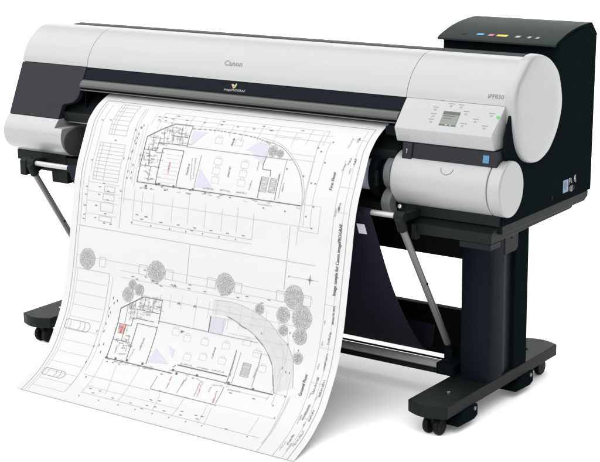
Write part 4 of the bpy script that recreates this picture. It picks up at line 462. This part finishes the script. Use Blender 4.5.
for l, pts in FILLS:
    cxm = sum(p[0] for p in pts)/len(pts); cvm = sum(p[1] for p in pts)/len(pts)
    if max(p[1] for p in pts)-min(p[1] for p in pts) < 12: quad(l, pts); continue
    n = 6                                            # bilinear patch for the larger fills
    if len(pts) == 3: pts = list(pts)+[pts[2]]
    P = lambda a, b: tuple((pts[0][k]*(1-a)+pts[1][k]*a)*(1-b)+(pts[3][k]*(1-a)+pts[2][k]*a)*b for k in (0, 1))
    for i in range(n):
        for j in range(n):
            q = [P(i/n, j/n), P((i+1)/n, j/n), P((i+1)/n, (j+1)/n), P(i/n, (j+1)/n)]
            if q[2] == q[3]: q = q[:3]
            quad(l, q)
def scribble(l, x0, v0, x1, v1, n, h):               # a word too small to read: a row of letter-like strokes
    dx, dv = x1-x0, v1-v0; ln = math.hypot(dx, dv); dx, dv = dx/ln, dv/ln; nx_, nv_ = dv, -dx; st = ln/n
    at = lambda a, b: (x0+dx*a+nx_*b, v0+dv*a+nv_*b)
    for i in range(n):
        a = (i+.15)*st; hh = h*random.choice((.6,.6,.9)); k = random.random(); b0 = -h*.35
        stroke(l, .2+.12*h, [at(a, b0), at(a, b0+hh)])
        if k < .6: stroke(l, .15+.11*h, [at(a, b0+hh), at(a+st*.6, b0+hh)])
        if k > .35: stroke(l, .15+.11*h, [at(a, b0), at(a+st*.6, b0)])
        if .3 < k < .8: stroke(l, .15+.11*h, [at(a+st*.6, b0), at(a+st*.6, b0+hh)])
for wd in WORDS: scribble(*wd)
for x, v, r in TREES:
    N = 28; rr = [r*(1+random.uniform(-.05,.03)) for _ in range(N)]; c = bm.verts.new(S(x, v, ZO['t']))
    for f in (.5, 1.):
        ring = [bm.verts.new(S(x+f*rr[i]*math.cos(2*math.pi*i/N), v+f*rr[i]*math.sin(2*math.pi*i/N), ZO['t'])) for i in range(N)]
        for i in range(N):
            fc = bm.faces.new((c, ring[i], ring[(i+1) % N])) if f == .5 else bm.faces.new((prev[i], ring[i], ring[(i+1) % N], prev[(i+1) % N])); fc.material_index = LI['t']
        prev = ring
for x, v, r in TREES:
    for q in range(9):
        a = 2*math.pi*q/9+random.uniform(-.2,.2); r1 = r*random.uniform(.7,.92)
        stroke('d', .55, [(x+r*.08*math.cos(a), v+r*.08*math.sin(a)), (x+r1*math.cos(a), v+r1*math.sin(a))])
        for s_ in (-.5, .5): stroke('d', .45, [(x+r1*.5*math.cos(a), v+r1*.5*math.sin(a)), (x+r1*.85*math.cos(a+s_*.7), v+r1*.85*math.sin(a+s_*.7))])
INKS = [M['ink_'+l] for l in LAY]
me = bpy.data.meshes.new('printed_plan'); 
for f in bm.faces: f.smooth = True
bmesh.ops.recalc_face_normals(bm, faces=bm.faces); bm.to_mesh(me); bm.free()
for i_ in INKS: me.materials.append(i_)
o = bpy.data.objects.new('printed_plan', me); COL.objects.link(o); o.parent = SH
for s, x, v, ln, b in TEXTS:
    bm = bmesh.new(); place_text(bm, s, lambda a, q: S(x+5-q, v-a, .0012), ln, 0, 1.25 if ln > 60 else 1.1, .3)
    me = bpy.data.meshes.new('plan_title'); bm.to_mesh(me); bm.free(); me.materials.append(M['ink_k'])
    o = bpy.data.objects.new('plan_title', me); COL.objects.link(o); o.parent = SH

# ================================================================== CAMERA, LIGHT
cam = bpy.data.cameras.new('camera'); co = bpy.data.objects.new('camera', cam); COL.objects.link(co)
cam.sensor_fit = 'HORIZONTAL'; cam.sensor_width = 36; cam.lens = 1519.87*36/600; cam.clip_end = 200; cam.clip_start = .05
r_, u_, f_ = [Vector(q) for q in [(0.814163,0.580525,-0.011352),(-0.129900,0.201166,0.970906),(-0.565919,0.789001,-0.239192)]]
mw = Matrix((r_, u_, -f_)).transposed().to_4x4(); mw.translation = Vector((3.6581,-3.5599,1.6280)); co.matrix_world = mw
SC.camera = co
w = bpy.data.worlds.new('World'); SC.world = w; w.use_nodes = True
bg = w.node_tree.nodes['Background']; bg.inputs['Strength'].default_value = WORLD_S
nt = w.node_tree; tc = nt.nodes.new('ShaderNodeTexCoord'); sx = nt.nodes.new('ShaderNodeSeparateXYZ'); mr = nt.nodes.new('ShaderNodeMapRange')
mr.inputs['From Min'].default_value = -.5; mr.inputs['From Max'].default_value = .9; mr.inputs['To Min'].default_value = 1.; mr.inputs['To Max'].default_value = WORLD_R
nt.links.new(tc.outputs['Generated'], sx.inputs[0]); nt.links.new(sx.outputs['X'], mr.inputs['Value']); nt.links.new(mr.outputs['Result'], bg.inputs['Color'])
def sun(name, strength, ang, direction, col=(1,1,1)):
    l = bpy.data.lights.new(name, 'SUN'); l.energy = strength; l.angle = math.radians(ang); l.color = col
    o = bpy.data.objects.new(name, l); COL.objects.link(o); o.location = (0,0,4); o.rotation_euler = Vector(direction).to_track_quat('-Z', 'Y').to_euler()
sun('overhead_softbox', SUN_S, SUN_A, SUN_D)
SC.view_settings.view_transform = 'Standard'; SC.view_settings.look = 'None'; SC.view_settings.exposure = EXPO
SC.cycles.use_denoising = True
